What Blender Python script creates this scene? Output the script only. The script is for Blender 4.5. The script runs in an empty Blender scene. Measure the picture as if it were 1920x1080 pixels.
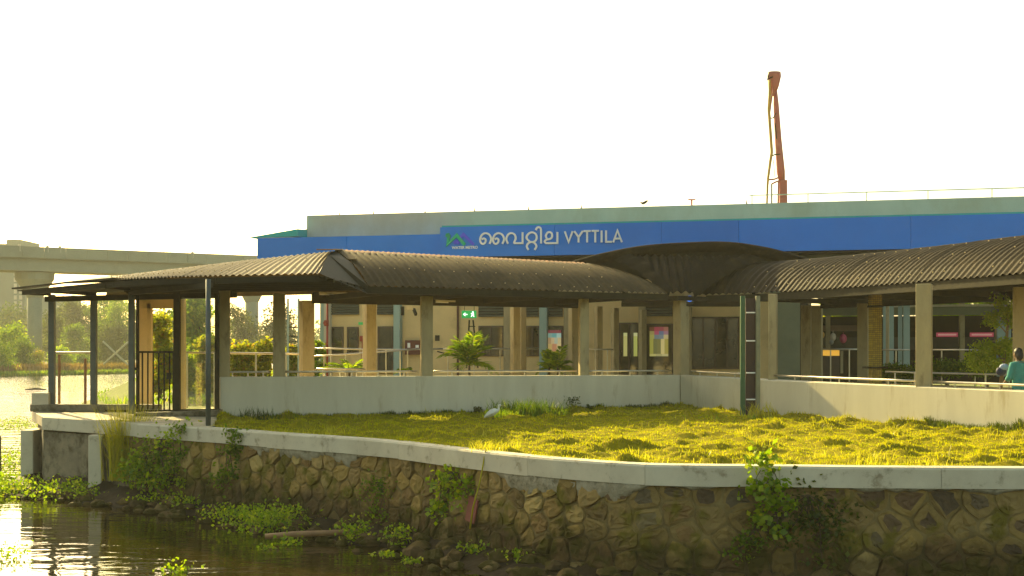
import bpy, bmesh, math, random
import numpy as np
from mathutils import Vector, noise as mnoise
R = math.radians
random.seed(7); rng = np.random.default_rng(7)
sc = bpy.context.scene
COL = sc.collection
# ------------------------------------------------------------------ camera, sky, sun, exposure
F = 2400.0; HY = 655.0; EYE = 3.4
cam = bpy.data.cameras.new("camera"); camo = bpy.data.objects.new("camera", cam); COL.objects.link(camo)
camo.location = (0, 0, EYE); camo.rotation_euler = (R(90), 0, 0)
cam.sensor_width = 36; cam.lens = 36 * F / 1920; cam.shift_y = (HY - 540) / 1920
cam.clip_start = 0.3; cam.clip_end = 3000
sc.camera = camo
SUN_AZ, SUN_EL = 30.0, 26.0          # degrees left of the view axis, behind the building
w = bpy.data.worlds.new("World"); sc.world = w; w.use_nodes = True
nt = w.node_tree; bg = nt.nodes['Background']
sky = nt.nodes.new('ShaderNodeTexSky'); sky.sky_type = 'NISHITA'; sky.sun_disc = False
sky.sun_elevation = R(SUN_EL); sky.sun_rotation = R(-SUN_AZ)
sky.dust_density = 3.0; sky.air_density = 1.0; sky.ozone_density = 1.0
tint = nt.nodes.new('ShaderNodeMix'); tint.data_type = 'RGBA'; tint.blend_type = 'MULTIPLY'
tint.inputs[0].default_value = 1.0; tint.inputs[7].default_value = (1.0, 0.92, 0.66, 1)
nt.links.new(sky.outputs[0], tint.inputs[6]); nt.links.new(tint.outputs[2], bg.inputs[0])
bg.inputs[1].default_value = 0.15
sl = bpy.data.lights.new("sun", 'SUN'); sl.energy = 5.0; sl.angle = R(0.5); sl.color = (1.0, 0.80, 0.34)
so = bpy.data.objects.new("sun", sl); COL.objects.link(so)
dvec = Vector((math.sin(R(SUN_AZ)) * math.cos(R(SUN_EL)), -math.cos(R(SUN_AZ)) * math.cos(R(SUN_EL)), -math.sin(R(SUN_EL))))
so.rotation_euler = dvec.to_track_quat('-Z', 'Y').to_euler(); so.location = (-30, 60, 60)
sc.view_settings.view_transform = 'Standard'; sc.view_settings.look = 'None'
sc.view_settings.gamma = 1.0; sc.view_settings.exposure = 1.28; sc.view_settings.use_curve_mapping = False
cy = sc.cycles
cy.use_denoising = True; cy.max_bounces = 7; cy.diffuse_bounces = 3; cy.glossy_bounces = 3
cy.transparent_max_bounces = 8; cy.transmission_bounces = 4; cy.volume_bounces = 1
cy.caustics_reflective = False; cy.caustics_refractive = False; cy.sample_clamp_indirect = 6

# ------------------------------------------------------------------ helpers
def PX(px, Y): return (px - 960) / F * Y
def PZ(py, Y): return EYE - (py - HY) / F * Y
def P(px, py, Y): return Vector((PX(px, Y), Y, PZ(py, Y)))
def G(px, py, z):
    Y = F * (EYE - z) / (py - HY); return Vector((PX(px, Y), Y, z))
ORG = {}
def link(o, parent, org):
    COL.objects.link(o)
    if parent is not None: o.parent = parent
    else: o.location = org
    ORG[o.name] = Vector(org)
    return o
def thing(name, label, cat, loc=(0, 0, 0), group=None, rotz=0.0):
    o = bpy.data.objects.new(name, None); o.empty_display_size = .2
    link(o, None, loc); o.rotation_euler.z = rotz
    o['label'] = label; o['category'] = cat
    if group: o['group'] = group
    return o
def tag(o, label, cat, group=None, kind=None):
    if label: o['label'] = label
    if cat: o['category'] = cat
    if group: o['group'] = group
    if kind: o['kind'] = kind
    return o
def base_of(parent, loc):
    if parent is not None: return ORG[parent.name]
    return Vector(loc)
class MB:
    def __init__(s): s.v = []; s.f = []; s.m = []
    def add(s, vs, fs, mi=0):
        n = len(s.v); s.v += [tuple(v) for v in vs]
        s.f += [tuple(i + n for i in f) for f in fs]; s.m += [mi] * len(fs); return s
    def hexa(s, p, mi=0):    # p: 4 bottom ccw, 4 top ccw
        return s.add(p, [(3, 2, 1, 0), (4, 5, 6, 7), (0, 1, 5, 4), (1, 2, 6, 5), (2, 3, 7, 6), (3, 0, 4, 7)], mi)
    def box(s, c, d, rz=0.0, mi=0):
        ca, sa = math.cos(rz), math.sin(rz); x, y, z = d[0] / 2, d[1] / 2, d[2] / 2
        pts = []
        for zz in (-z, z):
            for a, b in ((-x, -y), (x, -y), (x, y), (-x, y)):
                pts.append((c[0] + a * ca - b * sa, c[1] + a * sa + b * ca, c[2] + zz))
        return s.hexa(pts, mi)
    def beam(s, p, q, wd, ht, up=(0, 0, 1), mi=0):
        p, q = Vector(p), Vector(q); d = (q - p).normalized(); u = Vector(up)
        if abs(d.dot(u)) > .98: u = Vector((0, 1, 0))
        r = d.cross(u).normalized(); u = r.cross(d).normalized()
        r = r * wd / 2; u = u * ht / 2
        return s.hexa([p - r - u, p + r - u, q + r - u, q - r - u, p - r + u, p + r + u, q + r + u, q - r + u], mi)
    def tube(s, pts, rad, n=8, caps=True, mi=0, flat=1.0):
        pts = [Vector(p) for p in pts]
        if not hasattr(rad, '__len__'): rad = [rad] * len(pts)
        base = len(s.v); prev = None
        for i, p in enumerate(pts):
            a = pts[max(i - 1, 0)]; b = pts[min(i + 1, len(pts) - 1)]; d = (b - a)
            d = d.normalized() if d.length > 1e-9 else Vector((0, 0, 1))
            if prev is None:
                u = Vector((0, 0, 1)) if abs(d.z) < .9 else Vector((0, 1, 0))
                r = d.cross(u).normalized()
            else:
                r = (prev - d * prev.dot(d)); r = r.normalized() if r.length > 1e-6 else prev
            prev = r; q = d.cross(r)
            for k in range(n):
                t = 2 * math.pi * k / n
                s.v.append(tuple(p + (r * math.cos(t) + q * math.sin(t) * flat) * rad[i]))
        for i in range(len(pts) - 1):
            for k in range(n):
                a = base + i * n + k; b = base + i * n + (k + 1) % n
                s.f.append((a, b, b + n, a + n)); s.m.append(mi)
        if caps:
            s.f.append(tuple(base + k for k in range(n - 1, -1, -1))); s.m.append(mi)
            e = base + (len(pts) - 1) * n
            s.f.append(tuple(e + k for k in range(n))); s.m.append(mi)
        return s
    def ell(s, c, r, nu=12, nv=8, mi=0):
        rows = []
        for j in range(1, nv):
            t = math.pi * j / nv
            rows.append([(c[0] + r[0] * math.sin(t) * math.cos(2 * math.pi * k / nu), c[1] + r[1] * math.sin(t) * math.sin(2 * math.pi * k / nu), c[2] + r[2] * math.cos(t)) for k in range(nu)])
        vs = [(c[0], c[1], c[2] + r[2])] + [p for q in rows for p in q] + [(c[0], c[1], c[2] - r[2])]
        fs = []
        for k in range(nu): fs.append((0, 1 + k, 1 + (k + 1) % nu))
        for j in range(nv - 2):
            for k in range(nu):
                a = 1 + j * nu + k; b = 1 + j * nu + (k + 1) % nu
                fs.append((a, a + nu, b + nu, b))
        e = len(vs) - 1; o = 1 + (nv - 2) * nu
        for k in range(nu): fs.append((e, o + (k + 1) % nu, o + k))
        return s.add(vs, fs, mi)
    def prism(s, poly, z0, z1, mi=0):
        n = len(poly)
        g = lambda z, i: z[i] if hasattr(z, '__len__') else z
        vs = [(p[0], p[1], g(z0, i)) for i, p in enumerate(poly)] + [(p[0], p[1], g(z1, i)) for i, p in enumerate(poly)]
        fs = [tuple(range(n - 1, -1, -1)), tuple(range(n, 2 * n))]
        fs += [(i, (i + 1) % n, n + (i + 1) % n, n + i) for i in range(n)]
        return s.add(vs, fs, mi)
    def grid(s, rows, mi=0):
        n = len(rows[0]); vs = [p for r in rows for p in r]
        fs = [(j * n + i, j * n + i + 1, (j + 1) * n + i + 1, (j + 1) * n + i) for j in range(len(rows) - 1) for i in range(n - 1)]
        return s.add(vs, fs, mi)
    def ribbon(s, pts, wd, origin, ex, ez, nrm, depth, mi=0):
        """flat stroke of width wd along 2d pts, standing proud of a plane"""
        pts = [Vector((p[0], p[1])) for p in pts]; L = []; Rr = []
        for i, p in enumerate(pts):
            a = pts[max(i - 1, 0)]; b = pts[min(i + 1, len(pts) - 1)]
            d0 = (p - a).normalized() if i else (b - p).normalized(); d1 = (b - p).normalized() if i < len(pts) - 1 else d0
            t = (d0 + d1); t = t.normalized() if t.length > 1e-6 else d1
            nn = Vector((-t.y, t.x)); k = 1 / max(.5, nn.dot(Vector((-d1.y, d1.x))))
            L.append(p + nn * wd / 2 * k); Rr.append(p - nn * wd / 2 * k)
        W = lambda q, dd: Vector(origin) + Vector(ex) * q.x + Vector(ez) * q.y + Vector(nrm) * dd
        for i in range(len(pts) - 1):
            s.hexa([W(L[i], 0), W(Rr[i], 0), W(Rr[i + 1], 0), W(L[i + 1], 0), W(L[i], depth), W(Rr[i], depth), W(Rr[i + 1], depth), W(L[i + 1], depth)], mi)
        return s
    def build(s, name, mat, parent=None, smooth=False, bevel=0.0, loc=(0, 0, 0)):
        o = base_of(parent, loc); me = bpy.data.meshes.new(name)
        me.from_pydata([(v[0] - o.x, v[1] - o.y, v[2] - o.z) for v in s.v], [], s.f)
        for m in (mat if isinstance(mat, (list, tuple)) else [mat]): me.materials.append(m)
        if any(s.m): me.polygons.foreach_set('material_index', s.m)
        if smooth: me.polygons.foreach_set('use_smooth', [True] * len(me.polygons))
        ob = bpy.data.objects.new(name, me); link(ob, parent, o)
        if bevel:
            b = ob.modifiers.new('bevel', 'BEVEL'); b.width = bevel; b.segments = 2; b.limit_method = 'ANGLE'
        return ob
def np_mesh(name, V, Fc, mat, parent=None, loc=(0, 0, 0), smooth=False):
    """V (n,3) world, Fc (m,k) same-size faces"""
    o = base_of(parent, loc); V = np.asarray(V, dtype=np.float64) - np.array(o); k = Fc.shape[1]
    me = bpy.data.meshes.new(name); me.vertices.add(len(V)); me.vertices.foreach_set('co', V.astype(np.float32).ravel())
    me.loops.add(Fc.size); me.loops.foreach_set('vertex_index', Fc.astype(np.int32).ravel())
    me.polygons.add(len(Fc)); me.polygons.foreach_set('loop_start', np.arange(0, Fc.size, k, dtype=np.int32))
    me.polygons.foreach_set('loop_total', np.full(len(Fc), k, dtype=np.int32))
    if smooth: me.polygons.foreach_set('use_smooth', np.ones(len(Fc), dtype=bool))
    me.update(calc_edges=True); me.materials.append(mat)
    ob = bpy.data.objects.new(name, me); link(ob, parent, o); return ob
def copy_tree(o, parent=None):
    c = o.copy(); COL.objects.link(c)
    ORG[c.name] = ORG.get(o.name, Vector()).copy()
    if parent is not None: c.parent = parent
    for ch in list(o.children): copy_tree(ch, c)
    return c
# ------------------------------------------------------------------ materials
def mat(name, c1, c2=None, scale=3.0, rough=0.7, metal=0.0, bump=0.0, bscale=30.0, spec=0.4, c3=None, sc3=0.6, thr3=0.6, vary=0.0, stretch=None, coat=0.0):
    m = bpy.data.materials.new(name); m.use_nodes = True; t = m.node_tree; N = t.nodes; L = t.links
    b = N['Principled BSDF']; b.inputs['Roughness'].default_value = rough; b.inputs['Metallic'].default_value = metal
    b.inputs['Specular IOR Level'].default_value = spec
    if coat: b.inputs['Coat Weight'].default_value = coat
    geo = N.new('ShaderNodeNewGeometry'); co = geo.outputs['Position']
    if stretch:
        mp = N.new('ShaderNodeMapping'); mp.inputs['Scale'].default_value = stretch; L.new(co, mp.inputs[0]); co = mp.outputs[0]
    c2 = c2 or tuple(x * .8 for x in c1)
    n1 = N.new('ShaderNodeTexNoise'); n1.inputs['Scale'].default_value = scale; n1.inputs['Detail'].default_value = 6; n1.inputs['Roughness'].default_value = .65
    L.new(co, n1.inputs['Vector'])
    rp = N.new('ShaderNodeValToRGB'); rp.color_ramp.elements[0].position = .35; rp.color_ramp.elements[1].position = .65
    rp.color_ramp.elements[0].color = (*c1, 1); rp.color_ramp.elements[1].color = (*c2, 1); L.new(n1.outputs[0], rp.inputs[0])
    out = rp.outputs[0]
    if c3:
        n3 = N.new('ShaderNodeTexNoise'); n3.inputs['Scale'].default_value = sc3; n3.inputs['Detail'].default_value = 8; n3.inputs['Roughness'].default_value = .7
        L.new(co, n3.inputs['Vector'])
        mr = N.new('ShaderNodeMapRange'); mr.inputs[1].default_value = thr3 - .06; mr.inputs[2].default_value = thr3 + .08; L.new(n3.outputs[0], mr.inputs[0])
        mx = N.new('ShaderNodeMix'); mx.data_type = 'RGBA'; L.new(mr.outputs[0], mx.inputs[0]); L.new(out, mx.inputs[6]); mx.inputs[7].default_value = (*c3, 1); out = mx.outputs[2]
    if vary:
        oi = N.new('ShaderNodeObjectInfo'); hs = N.new('ShaderNodeHueSaturation')
        m1 = N.new('ShaderNodeMapRange'); m1.inputs[3].default_value = 1 - vary; m1.inputs[4].default_value = 1 + vary
        L.new(oi.outputs['Random'], m1.inputs[0]); L.new(m1.outputs[0], hs.inputs['Value']); L.new(out, hs.inputs['Color']); out = hs.outputs[0]
    L.new(out, b.inputs['Base Color'])
    if bump:
        n2 = N.new('ShaderNodeTexNoise'); n2.inputs['Scale'].default_value = bscale; n2.inputs['Detail'].default_value = 5; L.new(co, n2.inputs['Vector'])
        bp = N.new('ShaderNodeBump'); bp.inputs['Strength'].default_value = bump; bp.inputs['Distance'].default_value = .02
        L.new(n2.outputs[0], bp.inputs['Height']); L.new(bp.outputs[0], b.inputs['Normal'])
    return m
def leafmat(name, ca, cb, cc=None, trans=0.5, gloss=0.02):
    m = bpy.data.materials.new(name); m.use_nodes = True; t = m.node_tree; N = t.nodes; L = t.links
    N.remove(N['Principled BSDF']); out = N['Material Output']
    geo = N.new('ShaderNodeNewGeometry'); rp = N.new('ShaderNodeValToRGB'); e = rp.color_ramp.elements
    e[0].color = (*ca, 1); e[1].color = (*cb, 1)
    if cc: x = e.new(.88); x.color = (*cb, 1); e[2].color = (*cc, 1)
    L.new(geo.outputs['Random Per Island'], rp.inputs[0])
    df = N.new('ShaderNodeBsdfDiffuse'); tr = N.new('ShaderNodeBsdfTranslucent'); gl = N.new('ShaderNodeBsdfGlossy'); gl.inputs['Roughness'].default_value = .35
    br = N.new('ShaderNodeMix'); br.data_type = 'RGBA'; br.blend_type = 'MULTIPLY'; br.inputs[0].default_value = 1; br.inputs[7].default_value = (1.25, 1.3, .5, 1)
    L.new(rp.outputs[0], df.inputs[0]); L.new(rp.outputs[0], br.inputs[6]); L.new(br.outputs[2], tr.inputs[0])
    m1 = N.new('ShaderNodeMixShader'); m1.inputs[0].default_value = trans; L.new(df.outputs[0], m1.inputs[1]); L.new(tr.outputs[0], m1.inputs[2])
    m2 = N.new('ShaderNodeMixShader'); m2.inputs[0].default_value = gloss; L.new(m1.outputs[0], m2.inputs[1]); L.new(gl.outputs[0], m2.inputs[2])
    L.new(m2.outputs[0], out.inputs[0]); return m
def flat(name, c, rough=.5, emit=0.0):
    m = bpy.data.materials.new(name); m.use_nodes = True; b = m.node_tree.nodes['Principled BSDF']
    b.inputs['Base Color'].default_value = (*c, 1); b.inputs['Roughness'].default_value = rough
    if emit: b.inputs['Emission Color'].default_value = (*c, 1); b.inputs['Emission Strength'].default_value = emit
    return m
def glassmat(name, tintc, refl=0.12):
    m = bpy.data.materials.new(name); m.use_nodes = True; t = m.node_tree; N = t.nodes; L = t.links
    N.remove(N['Principled BSDF']); out = N['Material Output']
    tr = N.new('ShaderNodeBsdfTransparent'); tr.inputs[0].default_value = (*tintc, 1)
    gl = N.new('ShaderNodeBsdfGlossy'); gl.inputs['Roughness'].default_value = .03
    fr = N.new('ShaderNodeLayerWeight'); fr.inputs[0].default_value = .35
    ma = N.new('ShaderNodeMath'); ma.operation = 'MULTIPLY_ADD'; ma.inputs[1].default_value = .6; ma.inputs[2].default_value = refl; L.new(fr.outputs['Fresnel'], ma.inputs[0])
    mx = N.new('ShaderNodeMixShader'); L.new(ma.outputs[0], mx.inputs[0]); L.new(tr.outputs[0], mx.inputs[1]); L.new(gl.outputs[0], mx.inputs[2]); L.new(mx.outputs[0], out.inputs[0])
    return m
M = {}
M['roof'] = mat('brown roof sheet', (.024, .0155, .006), (.015, .0105, .0045), 5, rough=.7, spec=.12, c3=(.045, .029, .011), sc3=2.2, thr3=.6, bump=.1, vary=.25)
M['roofold'] = mat('faded roof sheet', (.080, .056, .026), (.055, .039, .018), 5, rough=.75, spec=.1, c3=(.10, .065, .025), sc3=2.2, thr3=.58, bump=.1, vary=.22)
M['ridge'] = mat('rusted ridge and sunlit orange', (.34, .17, .06), (.2, .11, .05), 6, rough=.6, bump=.2)
M['steel'] = mat('dark painted steel', (.035, .029, .014), (.024, .02, .011), 6, rough=.75, spec=.15)
M['post'] = mat('blue grey post', (.09, .11, .10), (.07, .08, .07), 5, rough=.5, c3=(.14, .12, .08), sc3=5, thr3=.68)
M['column'] = mat('rendered column', (.42, .34, .18), (.34, .275, .15), 2.5, rough=.9, bump=.15, c3=(.20, .155, .08), sc3=2.2, thr3=.60, stretch=(1.5, 1.5, .5))
M['wall'] = mat('white wall paint', (.62, .57, .42), (.56, .51, .37), 1.2, rough=.85, bump=.08, c3=(.45, .38, .24), sc3=1.6, thr3=.62, stretch=(1.6, 1.6, .35))
M['copfront'] = mat('coping concrete', (.62, .56, .40), (.52, .46, .32), 1.6, rough=.85, bump=.25, bscale=40, c3=(.25, .20, .12), sc3=3.2, thr3=.62)
M['concrete'] = mat('old concrete', (.26, .22, .14), (.17, .14, .09), 2.0, rough=.9, bump=.4, bscale=22, c3=(.06, .05, .025), sc3=1.6, thr3=.52)
M['deck'] = mat('deck screed', (.6, .5, .33), (.44, .37, .24), 2.0, rough=.85, bump=.2)
M['inner'] = mat('cream render', (.70, .52, .24), (.63, .47, .22), 1.4, rough=.9, c3=(.5, .37, .17), sc3=.7, thr3=.6)
M['parapet'] = mat('grey green parapet', (.55, .55, .45), (.48, .49, .40), .9, rough=.9, bump=.05, c3=(.46, .44, .33), sc3=.35, thr3=.55, stretch=(1, 1, .6))
M['blue'] = mat('blue cladding', (.025, .21, .74), (.022, .19, .68), .6, rough=.5, spec=.2, vary=.06)
M['teal'] = mat('teal sheet', (.02, .40, .36), (.02, .34, .3), 2, rough=.45)
M['paleblue'] = mat('pale blue wall', (.32, .42, .36), (.28, .38, .33), 1.5, rough=.8)
M['palegreen'] = mat('pale green wall', (.22, .24, .15), (.18, .2, .13), 1, rough=.85)
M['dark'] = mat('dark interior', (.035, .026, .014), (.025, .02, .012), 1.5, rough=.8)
M['frame'] = mat('brown window frame', (.09, .06, .035), None, 5, rough=.5)
M['pane'] = mat('window glass', (.03, .032, .018), (.06, .05, .024), 2.5, rough=.06, spec=1.0)
M['louvre'] = mat('louvre metal', (.14, .135, .09), None, 4, rough=.6)
M['stain'] = mat('stainless steel', (.62, .56, .42), (.5, .45, .35), 8, rough=.28, metal=.85)
M['white'] = flat('white letters', (.82, .82, .78), .4)
M['viaduct'] = mat('viaduct concrete', (.27, .29, .20), (.22, .24, .165), .12, rough=.9, c3=(.17, .18, .12), sc3=.08, thr3=.6)
M['tower'] = mat('tower render', (.25, .28, .2), None, .1, rough=.9)
M['red'] = mat('faded red steel', (.42, .10, .07), (.33, .085, .055), 1.5, rough=.5, c3=(.5, .2, .14), sc3=.8, thr3=.6)
M['hose'] = mat('yellow hose', (.5, .30, .03), (.36, .2, .03), 2, rough=.6)
M['pipered'] = mat('red pipe', (.38, .06, .03), None, 3, rough=.45)
M['mud'] = mat('mud', (.016, .011, .003), (.03, .02, .006), 2, rough=.8, bump=.9, bscale=9, spec=.15)
M['soil'] = mat('soil', (.10, .08, .03), (.12, .13, .03), .8, rough=1, bump=.5, bscale=8)
M['mortar'] = mat('wall mortar', (.23, .17, .065), (.14, .105, .04), 5, rough=.95, bump=.8, bscale=25, c3=(.05, .038, .015), sc3=2, thr3=.57)
M['plaster'] = mat('rough plaster', (.36, .32, .22), (.24, .21, .13), 7, rough=.95, bump=.9, bscale=24, c3=(.10, .08, .04), sc3=6, thr3=.6)
M['grass'] = leafmat('lawn grass', (.22, .26, .004), (.48, .42, .006), (.64, .50, .012), .5, .0)
M['lawnbase'] = mat('lawn thatch', (.28, .23, .008), (.17, .15, .008), 9, rough=1, bump=.6, bscale=60, spec=.05)
M['leafA'] = leafmat('bright leaf', (.12, .22, .004), (.30, .38, .006), (.48, .44, .03), .55)
M['leafB'] = leafmat('mid leaf', (.06, .12, .004), (.16, .23, .006), (.28, .28, .02), .5)
M['leafC'] = leafmat('dark leaf', (.045, .065, .005), (.095, .12, .008), (.16, .17, .015), .45, .02)
M['leafD'] = leafmat('croton leaf', (.17, .22, .010), (.44, .40, .02), (.5, .22, .05), .55)
M['leafSun'] = leafmat('leaf with painted sun', (.24, .34, .012), (.46, .52, .02), (.6, .55, .06), .5)  # leaf colour lightened in place of sun that misses the young tree
M['leafR'] = leafmat('dry reed', (.20, .12, .03), (.30, .20, .05), (.36, .16, .06), .4)
M['leafS'] = leafmat('straw grass', (.34, .32, .02), (.52, .46, .03), (.6, .5, .1), .5)
M['bark'] = mat('bark', (.10, .075, .04), (.06, .045, .025), 8, rough=.95, bump=.6)
M['glass'] = glassmat('clear glass', (.93, .95, .86), .05)
# stone material: per object colour + moss
def stonemat(name, cols, moss=.55, rim=False):
    m = mat(name, cols[0], cols[1], 5, rough=.9, bump=1.0, bscale=14, spec=.2, c3=tuple(x * .3 for x in cols[1]), sc3=6, thr3=.60)
    t = m.node_tree; N = t.nodes; L = t.links; b = N['Principled BSDF']
    src = b.inputs['Base Color'].links[0].from_socket
    oi = N.new('ShaderNodeObjectInfo'); rp = N.new('ShaderNodeValToRGB'); el = rp.color_ramp.elements
    el[0].color = (*cols[2], 1); el[1].color = (*cols[5], 1)
    a = el.new(.35); a.color = (*cols[3], 1); a = el.new(.7); a.color = (*cols[4], 1)
    L.new(oi.outputs['Random'], rp.inputs[0])
    mx = N.new('ShaderNodeMix'); mx.data_type = 'RGBA'; mx.inputs[0].default_value = .62; L.new(src, mx.inputs[6]); L.new(rp.outputs[0], mx.inputs[7])
    geo = N.new('ShaderNodeNewGeometry'); sp = N.new('ShaderNodeSeparateXYZ'); L.new(geo.outputs['Position'], sp.inputs[0])
    n = N.new('ShaderNodeTexNoise'); n.inputs['Scale'].default_value = 2.3; n.inputs['Detail'].default_value = 7; L.new(geo.outputs['Position'], n.inputs[0])
    ad = N.new('ShaderNodeMath'); ad.operation = 'MULTIPLY_ADD'; ad.inputs[1].default_value = -.11; L.new(sp.outputs[2], ad.inputs[0]); L.new(n.outputs[0], ad.inputs[2])
    mr = N.new('ShaderNodeMapRange'); mr.inputs[1].default_value = moss - .13; mr.inputs[2].default_value = moss - .04; L.new(ad.outputs[0], mr.inputs[0])
    m2 = N.new('ShaderNodeMix'); m2.data_type = 'RGBA'; L.new(mr.outputs[0], m2.inputs[0]); L.new(mx.outputs[2], m2.inputs[6]); m2.inputs[7].default_value = (.13, .105, .012, 1)
    # wet dark band close to the water line
    n4 = N.new('ShaderNodeTexNoise'); n4.inputs['Scale'].default_value = 1.5; n4.inputs['Detail'].default_value = 4; L.new(geo.outputs['Position'], n4.inputs[0])
    wz = N.new('ShaderNodeMath'); wz.operation = 'MULTIPLY_ADD'; wz.inputs[1].default_value = .9; L.new(n4.outputs[0], wz.inputs[0]); wz.inputs[2].default_value = .16
    sb = N.new('ShaderNodeMath'); sb.operation = 'SUBTRACT'; L.new(sp.outputs[2], sb.inputs[0]); L.new(wz.outputs[0], sb.inputs[1])
    mr2 = N.new('ShaderNodeMapRange'); mr2.inputs[1].default_value = -.1; mr2.inputs[2].default_value = .18; mr2.inputs[3].default_value = .38; mr2.inputs[4].default_value = 1; L.new(sb.outputs[0], mr2.inputs[0])
    m3 = N.new('ShaderNodeMix'); m3.data_type = 'RGBA'; m3.blend_type = 'MULTIPLY'; m3.inputs[0].default_value = 1; L.new(m2.outputs[2], m3.inputs[6]); L.new(mr2.outputs[0], m3.inputs[7])
    L.new(m3.outputs[2], b.inputs['Base Color']); return m
ST = ((.28, .18, .05), (.11, .07, .022), (.08, .055, .026), (.40, .27, .07), (.21, .12, .045), (.52, .38, .13))
M['stone'] = stonemat('rubble stone', ST)
M['stonecore'] = stonemat('dark stone face', ((.13, .09, .04), (.08, .055, .03), (.06, .045, .03), (.17, .09, .04), (.12, .10, .06), (.28, .21, .08)), .60)
M['stonerim'] = stonemat('pointed mortar', ((.26, .175, .05), (.17, .115, .035), (.18, .12, .04), (.30, .20, .055), (.22, .15, .055), (.32, .23, .08)), .58)
M['mortarwet'] = stonemat('wet wall mortar', ((.30, .20, .06), (.14, .095, .03), (.2, .15, .06), (.2, .15, .06), (.2, .15, .06), (.2, .15, .06)), .58)
def water_mat():
    m = bpy.data.materials.new('murky water'); m.use_nodes = True; t = m.node_tree; N = t.nodes; L = t.links; b = N['Principled BSDF']
    b.inputs['Base Color'].default_value = (.020, .015, .002, 1); b.inputs['Roughness'].default_value = .01; b.inputs['IOR'].default_value = 1.33; b.inputs['Specular IOR Level'].default_value = .55
    geo = N.new('ShaderNodeNewGeometry'); mp = N.new('ShaderNodeMapping'); mp.inputs['Scale'].default_value = (.55, 1.5, 1); mp.inputs['Rotation'].default_value = (0, 0, R(-14)); L.new(geo.outputs['Position'], mp.inputs[0])
    n = N.new('ShaderNodeTexNoise'); n.inputs['Scale'].default_value = 1.3; n.inputs['Detail'].default_value = 3; n.inputs['Distortion'].default_value = .6; L.new(mp.outputs[0], n.inputs[0])
    n2 = N.new('ShaderNodeTexNoise'); n2.inputs['Scale'].default_value = 7; n2.inputs['Detail'].default_value = 2; L.new(mp.outputs[0], n2.inputs[0])
    ad = N.new('ShaderNodeMath'); ad.operation = 'MULTIPLY_ADD'; ad.inputs[1].default_value = .10; L.new(n2.outputs[0], ad.inputs[0]); L.new(n.outputs[0], ad.inputs[2])
    bp = N.new('ShaderNodeBump'); bp.inputs['Strength'].default_value = .35; sy = N.new('ShaderNodeSeparateXYZ'); L.new(geo.outputs['Position'], sy.inputs[0]); md = N.new('ShaderNodeMapRange'); md.inputs[1].default_value = 34; md.inputs[2].default_value = 90; md.inputs[3].default_value = .055; md.inputs[4].default_value = .34; L.new(sy.outputs[1], md.inputs[0]); L.new(md.outputs[0], bp.inputs['Distance']); L.new(ad.outputs[0], bp.inputs['Height']); L.new(bp.outputs[0], b.inputs['Normal'])
    return m
M['water'] = water_mat()

# ------------------------------------------------------------------ plan geometry
class Path:
    def __init__(s, pts):
        s.p = [Vector(q) for q in pts]; s.c = [0.0]
        for a, b in zip(s.p, s.p[1:]): s.c.append(s.c[-1] + (b - a).length)
        s.L = s.c[-1]
        d = [(b - a).normalized() for a, b in zip(s.p, s.p[1:])]
        s.d = [d[0]] + [(a + b).normalized() for a, b in zip(d, d[1:])] + [d[-1]]
    def seg(s, t):
        t = max(0, min(s.L, t)); i = 0
        while i < len(s.p) - 2 and s.c[i + 1] < t: i += 1
        return i, (t - s.c[i]) / max(1e-9, s.c[i + 1] - s.c[i])
    def pt(s, t): i, u = s.seg(t); return s.p[i].lerp(s.p[i + 1], u)
    def dr(s, t): i, u = s.seg(t); return s.d[i].lerp(s.d[i + 1], u).normalized()
    def at_px(s, px):       # arc length where the plan line crosses an image column
        k = (px - 960) / F
        for i in range(len(s.p) - 1):
            a, b = s.p[i], s.p[i + 1]; fa = a.x - k * a.y; fb = b.x - k * b.y
            if fa * fb <= 0 and fa != fb: return s.c[i] + (b - a).length * fa / (fa - fb)
        return 0.0 if abs(s.p[0].x / s.p[0].y - k) < abs(s.p[-1].x / s.p[-1].y - k) else s.L
def smooth(pts, n=4):
    out = []
    for i in range(len(pts) - 1):
        p0, p1, p2, p3 = [Vector(pts[max(0, min(len(pts) - 1, i + k))]) for k in (-1, 0, 1, 2)]
        for j in range(n):
            t = j / n
            out.append(.5 * ((2 * p1) + (p2 - p0) * t + (2 * p0 - 5 * p1 + 4 * p2 - p3) * t * t + (3 * p1 - p0 - 3 * p2 + p3) * t ** 3))
    out.append(Vector(pts[-1])); return out
COPZ = 1.75
cop = [(-11.35, 31.0)] + [tuple(G(a, b, COPZ).xy) for a, b in ((200, 790), (300, 796.5), (400, 802.5), (556, 814), (697, 823.5), (775, 831), (869, 842), (1000, 855.5), (1074, 861.5), (1148, 867), (1231, 871), (1355, 872.5), (1500, 873.5), (1617, 875), (1920, 877))]
cop.append((cop[-1][0] + 7, cop[-1][1] - .5))
CP = Path(smooth(cop, 3))
wl = [(PX(413, 31.5), 31.5, 2.72), (PX(1275, 36.6), 36.6, 2.665)]
wr = [(PX(1275, 36.6), 36.6, 2.665), (PX(1435, 32.8), 32.8, 2.61), (PX(1920, 25.0), 25.0, 2.575), (13.4, 17.2, 2.575)]
WLp = Path([(a, b) for a, b, c in wl]); WRp = Path([(a, b) for a, b, c in wr])
wtop = lambda path, src, t: (lambda i, u: src[i][2] * (1 - u) + src[i + 1][2] * u)(*path.seg(t))
def interpY(poly, x):
    for a, b in zip(poly, poly[1:]):
        if a[0] <= x <= b[0]: return a[1] + (b[1] - a[1]) * (x - a[0]) / (b[0] - a[0])
    return poly[0][1] if x < poly[0][0] else poly[-1][1]
cop_l = [(p.x, p.y) for p in CP.p]; back_l = [(a, b) for a, b, c in wl] + [(a, b) for a, b, c in wr[1:]]
def tostruct(o): o['kind'] = 'structure'; return o

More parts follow.
